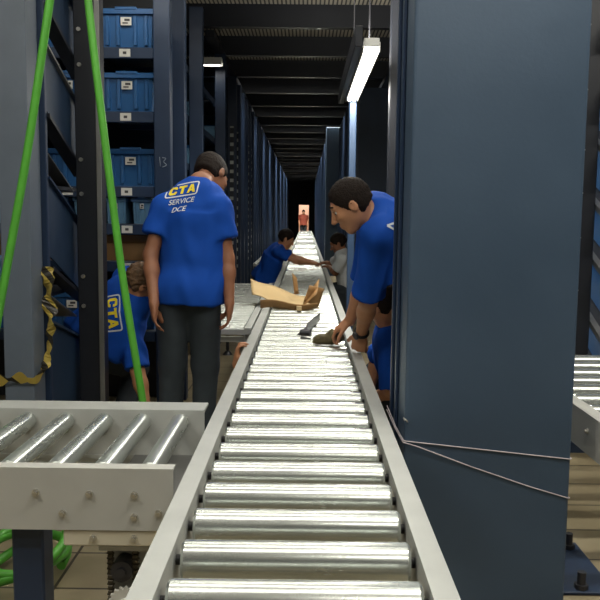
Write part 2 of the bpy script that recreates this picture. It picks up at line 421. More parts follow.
# strings round the big column
b = MB(); pts = [(.325, 2.99, .62), (.331, 2.74, .604), (.343, 2.617, .590), (.352, 2.615, .588), (.58, 2.616, .565), (.78, 2.616, .545), (.920, 2.616, .531), (.926, 2.63, .530), (.927, 3.0, .50)]
b.tube(pts, .0022, 6); b.build('string', M['string'], label='upper pale string tied nearly level across the big blue column', cat='string')
b = MB(); pts = [(.324, 2.99, .605), (.330, 2.74, .597), (.342, 2.6145, .584), (.39, 2.611, .571), (.58, 2.616, .500), (.78, 2.616, .433), (.920, 2.616, .392), (.926, 2.63, .390), (.927, 3.0, .31)]
b.tube(pts, .0022, 6); b.build('string', M['string'], label='lower pale string sagging diagonally across the big blue column', cat='string')
b = MB(); b.tube([(.345, 2.619, .660), (.341, 2.610, .670), (.352, 2.606, .662), (.356, 2.616, .655)], .003, 6); b.build('wire_hook', M['zinc'], label='tiny wire hook on left edge of big column above strings', cat='hook')

# ------------------------------------------------------------------ totes
def make_tote(w=.36, d=.48, h=.24, light=False):
    """open tote with rim, ribs on the front (front faces -Y); origin at the centre of its base front edge"""
    m = M['totelight'] if light else M['tote']
    b = MB(); t = .006; k = .018
    def ring(z, ins): return [(-w/2+ins, ins), (w/2-ins, ins), (w/2-ins, d-ins), (-w/2+ins, d-ins)]
    bt = ring(0, k); tp = ring(h, 0.004); ti = ring(h, .004+t); bi = ring(.006, k+t)
    V = lambda L, z: [b.bm.verts.new((x, y, z)) for x, y in L]
    A, B, C_, D = V(bt, 0), V(tp, h), V(ti, h), V(bi, .008)
    b.bm.faces.new(A); b.bm.faces.new(D)
    for P, Q in ((A, B), (B, C_), (C_, D)):
        for i in range(4): b.bm.faces.new((P[i], P[(i+1) % 4], Q[(i+1) % 4], Q[i]))
    body = b
    for x in (-w*.36, -w*.16, w*.16, w*.36):      # front and back ribs, tilted with the wall
        for yy, sg in ((.004, 1), (d-.004, -1)):
            b.box((x-.012, yy-.010+(.006 if sg > 0 else 0), .02), (x+.012, yy+.010+(.006 if sg > 0 else 0), h-.02), .003)
    return b, m

def tote_proto(light=False, w=.342, d=.48, h=.24):
    t = thing('storage_tote', (0, 0, 0), 'x', 'tote')
    b, m = make_tote(w, d, h, light); b.build('body', m, t)
    b = MB(); e = .014
    for lo, hi in (((-w/2-e, -e, h-.03), (w/2+e, .006, h+.004)), ((-w/2-e, d-.006, h-.03), (w/2+e, d+e, h+.004)), ((-w/2-e, .006, h-.03), (-w/2+.006, d-.006, h+.004)), ((w/2-.006, .006, h-.03), (w/2+e, d-.006, h+.004))):
        b.box(lo, hi, .003)
    b.box((-w*.2, -e-.004, h-.005), (w*.2, .006, h+.014), .003)
    b.build('rim', m, t)
    b = MB(); b.box((-w*.3+.06, -.012, h-.13), (-w*.3+.155, -.006, h-.05), .004); b.build('front_panel', m, t) if False else b.bm.free()
    b = MB(); b.box((-.034, -.008, h-.098), (.034, -.0045, h-.048)); lb = b.build('label_card', M['white'], t)
    b = MB(); b.box((-.022, -.009, h-.088), (.012, -.0079, h-.080)); b.box((-.010, -.009, h-.072), (.024, -.0079, h-.058)); b.build('print', M['ink'], lb)
    return t
_tp = {}
def put_tote(x, y, z, label, group, rotz=0.0, rotx=0.0, light=False):
    k = light
    if k not in _tp:
        o = _tp[k] = tote_proto(light)
    else:
        o = copy_tree(_tp[k])
    o.location = (x, y, z); o.rotation_euler = (rotx, 0, rotz)
    o['label'] = label; o['group'] = group; o['category'] = 'tote'
    return o

# ------------------------------------------------------------------ tote rack on the left (faces us)
SH = [(2.40, 'top'), (2.005, 'second'), (1.535, 'third'), (1.295, 'fourth'), (1.055, 'fifth'), (.60, 'lowest')]
YA = 5.06
t = thing('storage_rack', (-1.7, 5.3, 0), 'dark blue shelving rack full of totes facing us behind the standing man', 'rack')
for x in (-.97, -2.62):
    for yy in (YA-.04, YA+.56):
        b = MB(); b.box((x, yy, 0), (x+.105, yy+.09, 3.30), .006, seg=2)
        o = b.build('upright', M['blue_paint'], t)
        if x > -1 and yy < YA:     # the chalk mark on the right-hand upright
            c = MB(); q = yy-.001
            c.tube([(x+.035, q, 1.72), (x+.04, q, 1.66)], .003, 5)
            c.tube(spline([(x+.052, q, 1.715), (x+.075, q, 1.71), (x+.06, q, 1.69), (x+.078, q, 1.67), (x+.052, q, 1.655)], 4), .003, 5)
            c.build('chalk_mark', M['chalk'], o)
for z, nm in SH:
    b = MB(); b.box((-2.514, YA-.03, z-.07), (-.971, YA, z-.002), .003); bm_ = b.build('shelf_beam', M['blue_paint'], t)
    for cx in (-1.15, -1.53, -1.91, -2.29):
        b = MB(); b.box((cx-.035, YA-.032, z-.06), (cx+.035, YA-.0301, z-.012)); pl = b.build('beam_label', M['white'], bm_)
        b = MB(); b.box((cx-.012, YA-.0328, z-.044), (cx+.010, YA-.0319, z-.028)); b.build('print', M['ink'], pl)
    b = MB(); b.box((-2.514, YA+.57, z-.05), (-.971, YA+.6, z-.002), .003); b.build('shelf_beam', M['blue_paint'], t)
    b = MB(); b.box((-2.51, YA+.001, z-.012), (-.975, YA+.569, z-.002)); b.build('shelf_deck', M['galv'], t)
    for xx in (-.99, -1.34, -1.72, -2.10, -2.48):
        b = MB(); b.box((xx-.012, YA+.001, z-.06), (xx+.012, YA+.569, z-.013)); b.build('deck_support', M['beam_paint'], t)
colname = ['rightmost column', 'second column from the right', 'third column from the right', 'leftmost column']
for z, nm in SH:
    for i, cx in enumerate((-1.15, -1.53, -1.91, -2.29)):
        if nm == 'fourth':
            for k, dx in enumerate((-.085, .085)):
                o = put_tote(cx+dx, YA+.03, z, 'pale blue tote on fourth shelf of left rack, %s, %s one' % (colname[i], ('left', 'right')[k]), 'small totes on the left rack', light=True)
                o.scale = (.37, 1, .68)
        elif nm == 'fifth':
            t2 = thing('carton', (cx, YA+.3, z), 'low open carton on fifth shelf of left rack, %s' % colname[i], 'carton', 'cartons on the left rack')
            b = MB(); q = YA+.06
            b.box((cx-.16, q, z), (cx+.16, q+.42, z+.006)); b.box((cx-.16, q, z+.0061), (cx+.16, q+.005, z+.11)); b.box((cx-.16, q+.415, z+.0061), (cx+.16, q+.42, z+.14))
            b.box((cx-.16, q+.0051, z+.0061), (cx-.155, q+.4149, z+.12)); b.box((cx+.155, q+.0051, z+.0061), (cx+.16, q+.4149, z+.12)); b.build('tray', M['card'], t2)
            b = MB(); b.box((cx-.158, q-.002, z+.112), (cx+.158, q+.002, z+.17), rot=Matrix.Rotation(.6, 3, 'X')); b.build('flap', M['card'], t2)
        else:
            put_tote(cx, YA+.02+(.08 if nm == 'third' else 0), z, 'blue labelled tote on %s shelf of left rack, %s' % (nm, colname[i]), 'totes on the left rack')
b = MB(); b.box((-2.62, YA+.66, 0), (-.96, YA+.68, 3.3)); 
b.build('back_panel', M['beam_paint'], t)

# ------------------------------------------------------------------ left flow rack (dark post with sloping side plates)
t = thing('flow_rack', (-1.2, 4.2, 0), 'dark flow rack post with sloping blue side plates between grey column and standing man', 'rack')
b = MB(); b.box((-1.225, 4.18, 0), (-1.085, 4.26, 3.30), .006, seg=2); up = b.build('upright', M['beam_paint'], t)
b = MB(); b.box((-1.112, 4.168, 0), (-1.086, 4.1795, 3.3), .002); b.build('flange', M['galv'], up)  # pale metal tone puts the lit edge of the dark post into colour
for z in (2.31, 2.13, 1.64, 1.46, 1.02, .86):
    b = MB(); b.cyl((-1.195, 4.18, z), (-1.195, 4.170, z), .011, n=10); b.build('bolt', M['zinc'], up)
b = MB(); b.box((-1.29, 3.765, 0), (-1.245, 3.80, 3.30), .004); b.build('rear_upright', M['blue_paint'], t)
def sloped(zn, zf, h):
    b = MB(); y0, y1 = 3.79, 4.40
    b.prism([(y0, zn), (y1, zf), (y1, zf-h), (y0, zn-h)], 0, -1.262, -1.254); b.build('side_plate', M['panel'], t)
    b = MB(); b.prism([(y0, zn+.012), (y1, zf+.012), (y1, zf), (y0, zn)], 0, -1.275, -1.235); b.build('plate_flange', M['galv'] if zn > 2 and zn < 2.3 else M['blue_paint'], t)
sloped(2.62, 2.40, .25); sloped(2.15, 1.90, .29); sloped(1.52, 1.26, .36); sloped(.82, .63, .56)
for zn, zf in ((2.34, 2.11), (1.83, 1.58), (1.10, .88)):
    b = MB(); b.prism([(3.79, zn), (4.40, zf), (4.40, zf-.02), (3.79, zn-.02)], 0, -1.30, -1.23); b.build('slide_track', M['beam_paint'], t)
    b = MB(); b.prism([(3.79, zn-.10), (4.40, zf-.10), (4.40, zf-.108), (3.79, zn-.108)], 0, -1.95, -1.30); b.build('deck', M['galv'], t)
# totes left of the grey column
for z, nm in ((1.50, 'upper'), (.95, 'lower')):
    put_tote(-1.72, 3.95, z, 'pale blue tote at the far left frame edge beside grey column, %s one' % nm, 'totes at the left frame edge', light=True)
    b = MB(); b.box((-2.1, 3.93, z-.02), (-1.302, 4.45, z-.001)); b.build('shelf', M['beam_paint'], t)

# hazard tape hanging beside the grey column
b = MB(); L = []
path = spline([(-1.250, 3.742, 1.10), (-1.228, 3.72, 1.02), (-1.243, 3.74, .93), (-1.225, 3.715, .84), (-1.232, 3.73, .76), (-1.238, 3.72, .70), (-1.250, 3.70, .62), (-1.262, 3.585, .575), (-1.33, 3.573, .590), (-1.41, 3.573, .575), (-1.47, 3.58, .60)], 6)
wid = [.016+.020*abs(math.sin(i*.37))+(.014 if i < 20 else 0) for i in range(len(path))]
prev = None
for i, p in enumerate(path):
    a = i*.35
    d = (Vector((1, -.5+.7*math.sin(a*1.7), .5*math.sin(a))) if i < 38 else Vector((.15, -.4, 1))).normalized()*wid[i]*(.35+.65*abs(math.cos(a*1.3)))
    th = Vector((.2, -.9, .1))*.0012
    q = [b.bm.verts.new(p-d-th), b.bm.verts.new(p+d-th), b.bm.verts.new(p+d+th), b.bm.verts.new(p-d+th)]
    if prev:
        for k in range(4): b.bm.faces.new((prev[k], prev[(k+1) % 4], q[(k+1) % 4], q[k]))
    else: b.bm.faces.new(q)
    prev = q
b.bm.faces.new(prev)
b.build('hazard_tape', M['tape'], label='crumpled yellow and black tape hanging down beside grey left column', cat='tape')

# green hoses
b = MB(); b.tube(spline([(-.83, 3.30, 3.60), (-.95, 3.30, 2.80), (-1.059, 3.30, 2.223), (-1.17, 3.30, 1.60), (-1.302, 3.30, .963), (-1.42, 3.28, .35), (-1.48, 3.2, .02)], 8), .0175, 12)
b.build('green_hose', M['green'], label='green hose slanting down to the left across the grey left column', cat='hose')
b = MB(); b.tube(spline([(-1.02, 3.36, 3.60), (-.96, 3.35, 2.80), (-.916, 3.35, 2.238), (-.865, 3.35, 1.75), (-.79, 3.35, 1.10), (-.71, 3.35, .558), (-.65, 3.34, .15), (-.60, 3.3, .02)], 8), .0165, 12)
b.build('green_hose', M['green'], label='green hose slanting down past the bending man to the side conveyor', cat='hose')
b = MB(); pts = []
for k in range(60):
    a = k*2*math.pi/22; r = 1+.07*math.sin(k*.6)
    pts.append((-1.03+.125*r*math.cos(a), 2.80+.22*r*math.sin(a), .018+.0115*k/6+.02*(1+math.sin(a*1.5))))
b.tube(pts, .018, 10); b.build('hose_coil', M['green'], label='coil of green hose lying on the floor below side conveyor', cat='hose')

# ------------------------------------------------------------------ aisle racks, left row
posts_l = [6.05, 7.5, 9.6]+[11.08+1.483*i for i in range(24)]
def rack_bay(side, x_in, y0, y1, depth, label, group, nshelf, labels=False, open_=False):
    sg = -1 if side == 'l' else 1
    X = lambda d: x_in+sg*d
    def bx(b, d0, d1, *r, **k):
        a, c = sorted((X(d0), X(d1))); b.box((a, r[0], r[1]), (c, r[2], r[3]), k.get('bev', 0)); return b
    t = thing('storage_rack', (X(depth/2), (y0+y1)/2, 0), label, 'rack', group)
    for d, yy in ((0, y0), (0, y0+(y1-y0)*.5), (depth-.13, y0)):
        if open_ and yy > y0: continue
        b = MB(); bx(b, d, d+.13, yy, 0, yy+.085, 3.29, bev=.006); up = b.build('upright', M['blue_paint'], t)
        if labels and d == 0:
            bx(MB(), .04, .09, yy-.0015, .55, yy-.0002, 2.6).build('slotted_strip', M['slots'], up)
    if not open_:
        b = MB(); bx(b, .131, depth-.131, y0+.03, .25, y0+.05, 3.2); b.build('end_panel', M['panel'], t)
    for z in nshelf:
        b = MB(); bx(b, .135, .165, y0+.0855, z-.07, y1-.004, z-.002, bev=.003); b.build('shelf_beam', M['blue_paint'], t)
        b = MB(); bx(b, .17, depth-.14, y0+.0855, z-.012, y1-.004, z-.002); b.build('shelf_deck', M['beam_paint'], t)
    return t
NF = 9
for i in range(len(posts_l)-1):
    y0, y1 = posts_l[i], posts_l[i+1]
    near = i < NF
    lab = ('dark blue rack bay left of the aisle, %s one beyond the tote rack' % ORD[i]) if near else 'distant dark blue rack bay on the left side toward the lit doorway'
    rack_bay('l', -.985, y0, y1, .9, lab, 'rack bays along the left of the aisle' if near else 'distant left rack bays', (.5, .95, 1.4, 1.85, 2.3, 2.75), labels=i in (3, 5), open_=i < 3)
    if i in (1, 2, 3, 4):
        for z, nm in ((.95, 'waist high'), (1.4, 'eye level'), (1.85, 'upper'), (2.3, 'high')):
            for k in range(2):
                put_tote(-1.16, y0+.40+.66*k, z, 'blue tote on %s shelf of %s left aisle bay, %s one' % (nm, ORD[i], ('nearer', 'farther')[k]), 'totes in the left aisle racks', rotz=math.pi/2, light=(k == 0 and z > 1.8))
for i in range(25):
    y0 = 19.0+1.483*i if i else 11.4
    if i == 0: pass
    if y0 > 45: break
    y1 = y0+1.483
    lab = ('dark blue rack bay right of the aisle behind the crouching worker in pale shirt' if i == 0 else ('dark blue rack bay on the right, %s beyond the second big column' % ORD[i-1]) if i < 5 else 'distant dark blue rack bay on the right side toward the lit doorway')
    rack_bay('r', .63 if i == 0 else .47, y0, y1-(.15 if y0 > 44 else 0), .9, lab, 'rack bays along the right of the aisle' if i < 5 else 'distant right rack bays', (.5, .95, 1.4, 1.85, 2.3, 2.75))
for i in range(4):
    y0 = 12.9+1.24*i
    rack_bay('r', .70, y0, y0+1.22, .9, 'dark blue rack bay right of the aisle, %s past the pale shirted worker' % ORD[i+1], 'rack bays along the right of the aisle', (.5, .95, 1.4, 1.85, 2.3, 2.75))

# ------------------------------------------------------------------ right flow rack with sloping shelves
t = thing('flow_rack', (2.0, 4.6, 0), 'dark rack with steeply sloping tote shelves at the right frame edge', 'rack')
RX = math.atan(.42)
for yy in (4.45, 5.4):
    b = MB(); b.box((1.50, yy, 0), (1.635, yy+.09, 3.6), .006); up = b.build('upright', M['beam_paint'], t)
    if yy < 5:
        for z in (2.42, 2.07, 1.74, 1.50, 1.25, .95):
            b = MB(); b.cyl((1.55, 4.4495, z), (1.55, 4.442, z), .009, n=10); b.build('bolt', M['zinc'], up)
b = MB(); b.box((2.7, 4.45, 0), (2.8, 4.54, 3.6)); b.build('upright', M['beam_paint'], t)
b = MB(); b.box((2.7, 5.4, 0), (2.8, 5.49, 3.6)); b.build('upright', M['beam_paint'], t)
DK = [(.55, 'lowest'), (.86, 'second lowest'), (1.215, 'middle'), (1.525, 'fourth'), (1.86, 'fifth'), (2.2, 'sixth'), (2.55, 'topmost')]
def dz(z, y): return z+.42*(y-4.67)
for z, nm in DK:
    b = MB(); y0, y1 = 4.28, 5.38
    b.prism([(y0, dz(z, y0)), (y1, dz(z, y1)), (y1, dz(z, y1)-.035), (y0, dz(z, y0)-.035)], 0, 1.640, 1.675); b.build('slide_track', M['galv'], t)
    b = MB(); b.prism([(y0, dz(z, y0)-.012), (y1, dz(z, y1)-.012), (y1, dz(z, y1)-.024), (y0, dz(z, y0)-.024)], 0, 1.676, 2.698); b.build('deck', M['beam_paint'], t)
b = MB(); b.box((1.53, 5.5, 0), (2.8, 5.52, 3.6)); b.build('back_panel', M['beam_paint'], t)
for z, nm in DK[:5]:
    for i, cx in enumerate((1.89, 2.31)):
        h = .24
        put_tote(cx, 4.36, dz(z, 4.36)-.006, 'blue tote on %s sloping shelf at right frame edge, %s one' % (nm, ('aisle side', 'inner')[i]), 'totes on the right sloping shelves', rotx=RX)

# ------------------------------------------------------------------ lamps
def lamp(name, loc, length, along, label, energy, drop=0.0, group='tube lamps', width=.12, light=True, up=0, col=(1, .97, .88), spread=180, rail=False):
    x, y, z = loc
    t = thing('tube_lamp', loc, label, 'lamp', group)
    L = length/2
    def bx(b, a0, a1, l0, l1, z0, z1, bev=0.0):
        if along == 'y': b.box((x+a0, y+l0, z+z0), (x+a1, y+l1, z+z1), bev)
        else: b.box((x+l0, y+a0, z+z0), (x+l1, y+a1, z+z1), bev)
        return b
    bx(MB(), -width*.45, width*.45, -L, L, .035, .085, .004).build('housing', M['fixture'], t)
    b = MB()
    bx(b, -width*.5, -width*.45, -L, L, .0, .06); bx(b, width*.45, width*.5, -L, L, .0, .06)
    b.build('reflector', M['fixture'], t)
    for s in (-.022, .022):
        b = MB()
        A, B = ((x+s, y-L+.03, z+.018), (x+s, y+L-.03, z+.018)) if along == 'y' else ((x-L+.03, y+s, z+.018), (x+L-.03, y+s, z+.018))
        b.cyl(A, B, .0165, n=12); b.build('tube', M['tube'], t)
    if rail:
        bx(MB(), -width*.5-.055, -width*.5-.004, -L-.05, L+.25, .02, .15, .004).build('mounting_rail', M['beam_paint'], t)
    if drop:
        for l in (-L*.8, L*.8):
            b = MB(); p = (x, y+l) if along == 'y' else (x+l, y)
            b.cyl((p[0], p[1], z+.085), (p[0], p[1], z+.085+drop), .006, n=6); b.build('hanger', M['darkmetal'], t)
    if light and energy:
        ld = bpy.data.lights.new('tube_light', 'AREA'); ld.shape = 'RECTANGLE'; ld.size = length*.95; ld.size_y = width
        ld.energy = energy; ld.color = col; ld.spread = math.radians(spread)
        lo = bpy.data.objects.new('tube_light', ld); COL.objects.link(lo); lo.location = (x, y, z-.004)
        if along == 'y': lo.rotation_euler = (0, 0, math.pi/2)
        if up:  # upward fill added above the housing to brighten the ceiling grating
            l2 = bpy.data.lights.new('grating_fill', 'AREA'); l2.shape = 'RECTANGLE'; l2.size = length*.95; l2.size_y = width; l2.energy = up; l2.color = col
            u2 = bpy.data.objects.new('grating_fill', l2); COL.objects.link(u2); u2.location = (x, y, z+.10); u2.rotation_euler = (math.pi, 0, math.pi/2 if along == 'y' else 0)
    return t
lamp('a', (.405, 6.2, 2.40), 2.2, 'y', 'bright twin tube lamp hanging over the aisle beside the big column', 40, drop=.86, width=.11, up=70, rail=True)
lamp('b', (-1.05, 4.62, 2.84), .5, 'x', 'short lit tube lamp in the upper left above the tote rack', 1.5, drop=.68)
lamp('c', (-1.13, 9.35, 3.10), .26, 'x', 'tiny distant lit lamp between rack posts above the standing man', .8, drop=.42)
# unseen lamps added between the deep ceiling beams to brighten the far conveyor
for i, e in ((2, 24), (4, 45), (6, 80), (8, 120), (11, 180), (14, 190), (17, 190), (20, 220)):
    lamp('d', (-.05, 8.66+1.5*i+.45, 3.525), 3.6, 'x', 'added unseen tube lamp between ceiling beams brightening the central conveyor', e, group='added lamps hidden between the ceiling beams', width=.3, spread=100)
# unseen lamps added over and behind the viewer for the near rollers and column
for (x, yy, L, e) in ((-.05, 1.2, 3.0, 22), (-.05, 2.7, 3.0, 16), (-.05, 4.3, 3.0, 12), (-.05, 5.9, 3.0, 13), (2.4, 2.6, 1.2, 40), (-2.4, .6, 1.2, 40), (.9, -.6, 1.2, 18), (.95, 1.55, 1.2, 26)):
    lamp('e', (x, yy, 3.35), L, 'x', 'added unseen tube lamp lighting the near end of the hall', e, drop=.18, group='added lamps lighting the near end of the hall', up=10, width=.24 if L > 2 else .12)
lamp('f', (-.1, 47.6, 3.3), 1.2, 'x', 'tube lamp in the room beyond the far doorway', 120, drop=.2)

# ------------------------------------------------------------------ bodies: distance fields -> one continuous surface
V3 = lambda p: np.array(p, dtype=float)
def nrm(v): v = V3(v); return v/np.linalg.norm(v)

class Field:
    def __init__(s): s.pr = []
    def cone(s, a, b, r1, r2=None, k=.02, clip=()):
        s.pr.append(('c', V3(a), V3(b), r1, r1 if r2 is None else r2, k, clip, 0)); return s
    def ell(s, c, ax, rad, k=.02, clip=(), sub=False):
        s.pr.append(('e', V3(c), [nrm(x) for x in ax], V3(rad), None, k, clip, 1 if sub else 0)); return s
    def tub(s, a, b, ax, ra, rb, k=.02, clip=()):
        """elliptical tapering tube from a to b; ax = two cross axes, ra, rb = radii pairs"""
        s.pr.append(('t', V3(a), V3(b), [nrm(x) for x in ax], (ra, rb), k, clip, 0)); return s
    def bounds(s, p):
        if p[0] == 'c':
            r = max(p[3], p[4]); return np.minimum(p[1], p[2])-r, np.maximum(p[1], p[2])+r
        if p[0] == 'e':
            r = max(p[3]); return p[1]-r, p[1]+r
        r = max(*p[4][0], *p[4][1]); return np.minimum(p[1], p[2])-r, np.maximum(p[1], p[2])+r
    def build(s, h):
        bb = [s.bounds(p) for p in s.pr if not p[7]]
        lo = np.min([x[0] for x in bb], 0)-4*h-.01; hi = np.max([x[1] for x in bb], 0)+4*h+.01
        n = np.ceil((hi-lo)/h).astype(int)+1
        F = np.full(n, 1.0, dtype=np.float32)
        for p in s.pr:
            k = p[5]; l, u = s.bounds(p); pad = max(k, .02)+2*h
            i0 = np.maximum(((l-pad-lo)/h).astype(int), 0); i1 = np.minimum(((u+pad-lo)/h).astype(int)+2, n)
            G = [lo[q]+h*np.arange(i0[q], i1[q]) for q in range(3)]
            X, Y, Z = np.meshgrid(*G, indexing='ij')
            if p[0] == 'c':
                ab = p[2]-p[1]; L2 = max(ab@ab, 1e-9)
                t = np.clip(((X-p[1][0])*ab[0]+(Y-p[1][1])*ab[1]+(Z-p[1][2])*ab[2])/L2, 0, 1)
                d = np.sqrt((X-p[1][0]-t*ab[0])**2+(Y-p[1][1]-t*ab[1])**2+(Z-p[1][2]-t*ab[2])**2)-(p[3]+(p[4]-p[3])*t)
            elif p[0] == 'e':
                q = [(X-p[1][0])*a[0]+(Y-p[1][1])*a[1]+(Z-p[1][2])*a[2] for a in p[2]]
                k0 = np.sqrt(sum((q[i]/p[3][i])**2 for i in range(3)))+1e-6; k1 = np.sqrt(sum((q[i]/p[3][i]**2)**2 for i in range(3)))+1e-6
                d = k0*(k0-1)/k1
            else:
                ab = p[2]-p[1]; L = np.linalg.norm(ab); w = ab/L
                q = [X-p[1][0], Y-p[1][1], Z-p[1][2]]
                ta = q[0]*w[0]+q[1]*w[1]+q[2]*w[2]; t = np.clip(ta/L, 0, 1)
                a0, a1 = p[3]; (rx0, ry0), (rx1, ry1) = p[4]
                u0 = q[0]*a0[0]+q[1]*a0[1]+q[2]*a0[2]; u1 = q[0]*a1[0]+q[1]*a1[1]+q[2]*a1[2]
                rx = rx0+(rx1-rx0)*t; ry = ry0+(ry1-ry0)*t
                k0 = np.sqrt((u0/rx)**2+(u1/ry)**2)+1e-6; k1 = np.sqrt((u0/rx**2)**2+(u1/ry**2)**2)+1e-6
                d = np.maximum(k0*(k0-1)/k1, np.maximum(-ta, ta-L))
            for c, nn in p[6]:
                nn = nrm(nn); d = np.maximum(d, (X-c[0])*nn[0]+(Y-c[1])*nn[1]+(Z-c[2])*nn[2])
            sl = tuple(slice(i0[q], i1[q]) for q in range(3)); f = F[sl]
            if p[7]:
                hh = np.clip(.5-.5*(f+d)/k, 0, 1); F[sl] = f*(1-hh)-d*hh+k*hh*(1-hh)
            else:
                hh = np.clip(.5+.5*(d-f)/k, 0, 1); F[sl] = d*(1-hh)+f*hh-k*hh*(1-hh)
        return nets(F, lo, h)

def nets(F, lo, h):
    ins = F < 0
    nx, ny, nz = F.shape
    c = np.zeros((nx-1, ny-1, nz-1), dtype=np.int8); cs = {}
    for dx in (0, 1):
        for dy in (0, 1):
            for dz_ in (0, 1):
                c += ins[dx:nx-1+dx, dy:ny-1+dy, dz_:nz-1+dz_]
    I = np.argwhere((c > 0) & (c < 8))
    idx = np.full(c.shape, -1, dtype=np.int64); idx[I[:, 0], I[:, 1], I[:, 2]] = np.arange(len(I))
    acc = np.zeros((len(I), 3)); cnt = np.zeros(len(I))
    corners = [(0, 0, 0), (1, 0, 0), (0, 1, 0), (1, 1, 0), (0, 0, 1), (1, 0, 1), (0, 1, 1), (1, 1, 1)]
    for a in corners:
        for ax in range(3):
            if a[ax]: continue
            b_ = list(a); b_[ax] = 1
            fa = F[I[:, 0]+a[0], I[:, 1]+a[1], I[:, 2]+a[2]]; fb = F[I[:, 0]+b_[0], I[:, 1]+b_[1], I[:, 2]+b_[2]]
            m = (fa < 0) != (fb < 0)
            t = np.where(m, fa/np.where(m, fa-fb, 1), 0)
            p = np.array(a, float)[None]+t[:, None]*(np.array(b_, float)-np.array(a, float))[None]
            acc[m] += p[m]; cnt[m] += 1
    V = lo+h*(I+acc/cnt[:, None])
    Q = []
    for ax in range(3):
        o = [q for q in range(3) if q != ax]
        sa = [slice(1, -1)]*3; sa[ax] = slice(0, -1); sb = list(sa); sb[ax] = slice(1, None)
        A = ins[tuple(sa)]; B = ins[tuple(sb)]
        for flip, mask in ((False, A & ~B), (True, B & ~A)):
            E = np.argwhere(mask); 
            if not len(E): continue
            for q in o: E[:, q] += 1
            def cell(d0, d1):
                e = E.copy(); e[:, o[0]] -= d0; e[:, o[1]] -= d1; return idx[e[:, 0], e[:, 1], e[:, 2]]
            q4 = np.stack([cell(1, 1), cell(0, 1), cell(0, 0), cell(1, 0)], 1)
            if (ax == 1) != flip: q4 = q4[:, ::-1]
            Q.append(q4)
    Q = np.concatenate(Q); Q = Q[(Q >= 0).all(1)]
    return V, Q

def vnormals(V, Q):
    n = np.cross(V[Q[:, 2]]-V[Q[:, 0]], V[Q[:, 3]]-V[Q[:, 1]]); N = np.zeros_like(V)
    for i in range(4): np.add.at(N, Q[:, i], n)
    return N/(np.linalg.norm(N, axis=1, keepdims=True)+1e-9)

def relax(V, Q, it=2):
    E = np.concatenate([Q[:, [0, 1]], Q[:, [1, 2]], Q[:, [2, 3]], Q[:, [3, 0]]]); E = np.concatenate([E, E[:, ::-1]])
    cnt = np.bincount(E[:, 0], minlength=len(V))[:, None]
    for _ in range(it):
        a = np.zeros_like(V)
        for q in range(3): a[:, q] = np.bincount(E[:, 0], weights=V[E[:, 1], q], minlength=len(V))
        V = V*.45+a/np.maximum(cnt, 1)*.55
    return V

def wr(V, seed, fr, ani=(1, 1, 1)):
    """smooth pseudo-noise in -1..1"""
    r = np.random.RandomState(seed); o = np.zeros(len(V)); P = V*np.array(ani)
    W = P+.06*np.sin(P[:, [1, 2, 0]]*fr*.6+r.rand(3)*6)
    for i in range(5):
        d = r.randn(3); d /= np.linalg.norm(d); o += np.sin(W@d*fr*(.7+.25*i)+r.rand()*6)/(1+.4*i)
    return o/2.6

def surf(name, F, h, m, parent, amp=0.0, fr=30, seed=1, ani=(1, 1, 1), it=2):
    V, Q = F.build(h); V = relax(V, Q, it)
    if amp:
        N = vnormals(V, Q); V = V+N*(amp*wr(V, seed, fr, ani))[:, None]
    off = WL[parent]; V = V-np.array(off)[None]
    me = bpy.data.meshes.new(name)
    me.vertices.add(len(V)); me.vertices.foreach_set('co', V.astype(np.float32).ravel())
    me.loops.add(len(Q)*4); me.loops.foreach_set('vertex_index', Q.astype(np.int32).ravel())
    me.polygons.add(len(Q)); me.polygons.foreach_set('loop_start', np.arange(0, len(Q)*4, 4, dtype=np.int32))
    me.polygons.foreach_set('use_smooth', np.ones(len(Q), dtype=bool))
    me.update(calc_edges=True); me.validate()
    return link(name, me, m, parent)

def hand(F, w, d, n, thumb, s=1.0, curl=(.25, .35, .3), spread=1.0, tcurl=.3):
    """palm, four fingers and thumb; w wrist, d along the hand, n back of the hand, thumb = +1/-1 side along d x n"""
    w = V3(w); d = nrm(d); n = V3(n); n = nrm(n-d*(n@d)); tv = np.cross(d, n)*thumb
    F.ell(w+d*.05*s, (d, tv, n), (.056*s, .041*s, .017*s), k=.012)
    F.cone(w, w+d*.04*s, .024*s, .02*s, k=.015)
    for off, L, r in ((.031, .072, .0088), (.0105, .082, .0092), (-.0105, .076, .0088), (-.030, .058, .0078)):
        p = w+d*.088*s+tv*off*s; F.cone(w+d*.05*s+tv*off*.8*s, p, .011*s, r*s*1.05, k=.008)
        dd = nrm(d+tv*off*3*spread); ang = 0
        for c, fr_ in zip(curl, (.42, .32, .26)):
            ang += c; v = dd*math.cos(ang)-n*math.sin(ang)
            q = p+v*L*fr_*s; F.cone(p, q, r*s, r*s*.93, k=.004); p = q; r *= .93
    p = w+d*.022*s+tv*.026*s-n*.006*s; v = nrm(d*.75+tv*.62-n*.25)
    q = p+v*.042*s; F.cone(p, q, .0135*s, .0105*s, k=.010)
    v = nrm(v-n*tcurl+d*.4); q2 = q+v*.030*s; F.cone(q, q2, .0105*s, .0095*s, k=.004)
    v = nrm(v-n*tcurl-tv*.2); F.cone(q2, q2+v*.024*s, .0095*s, .008*s, k=.004)

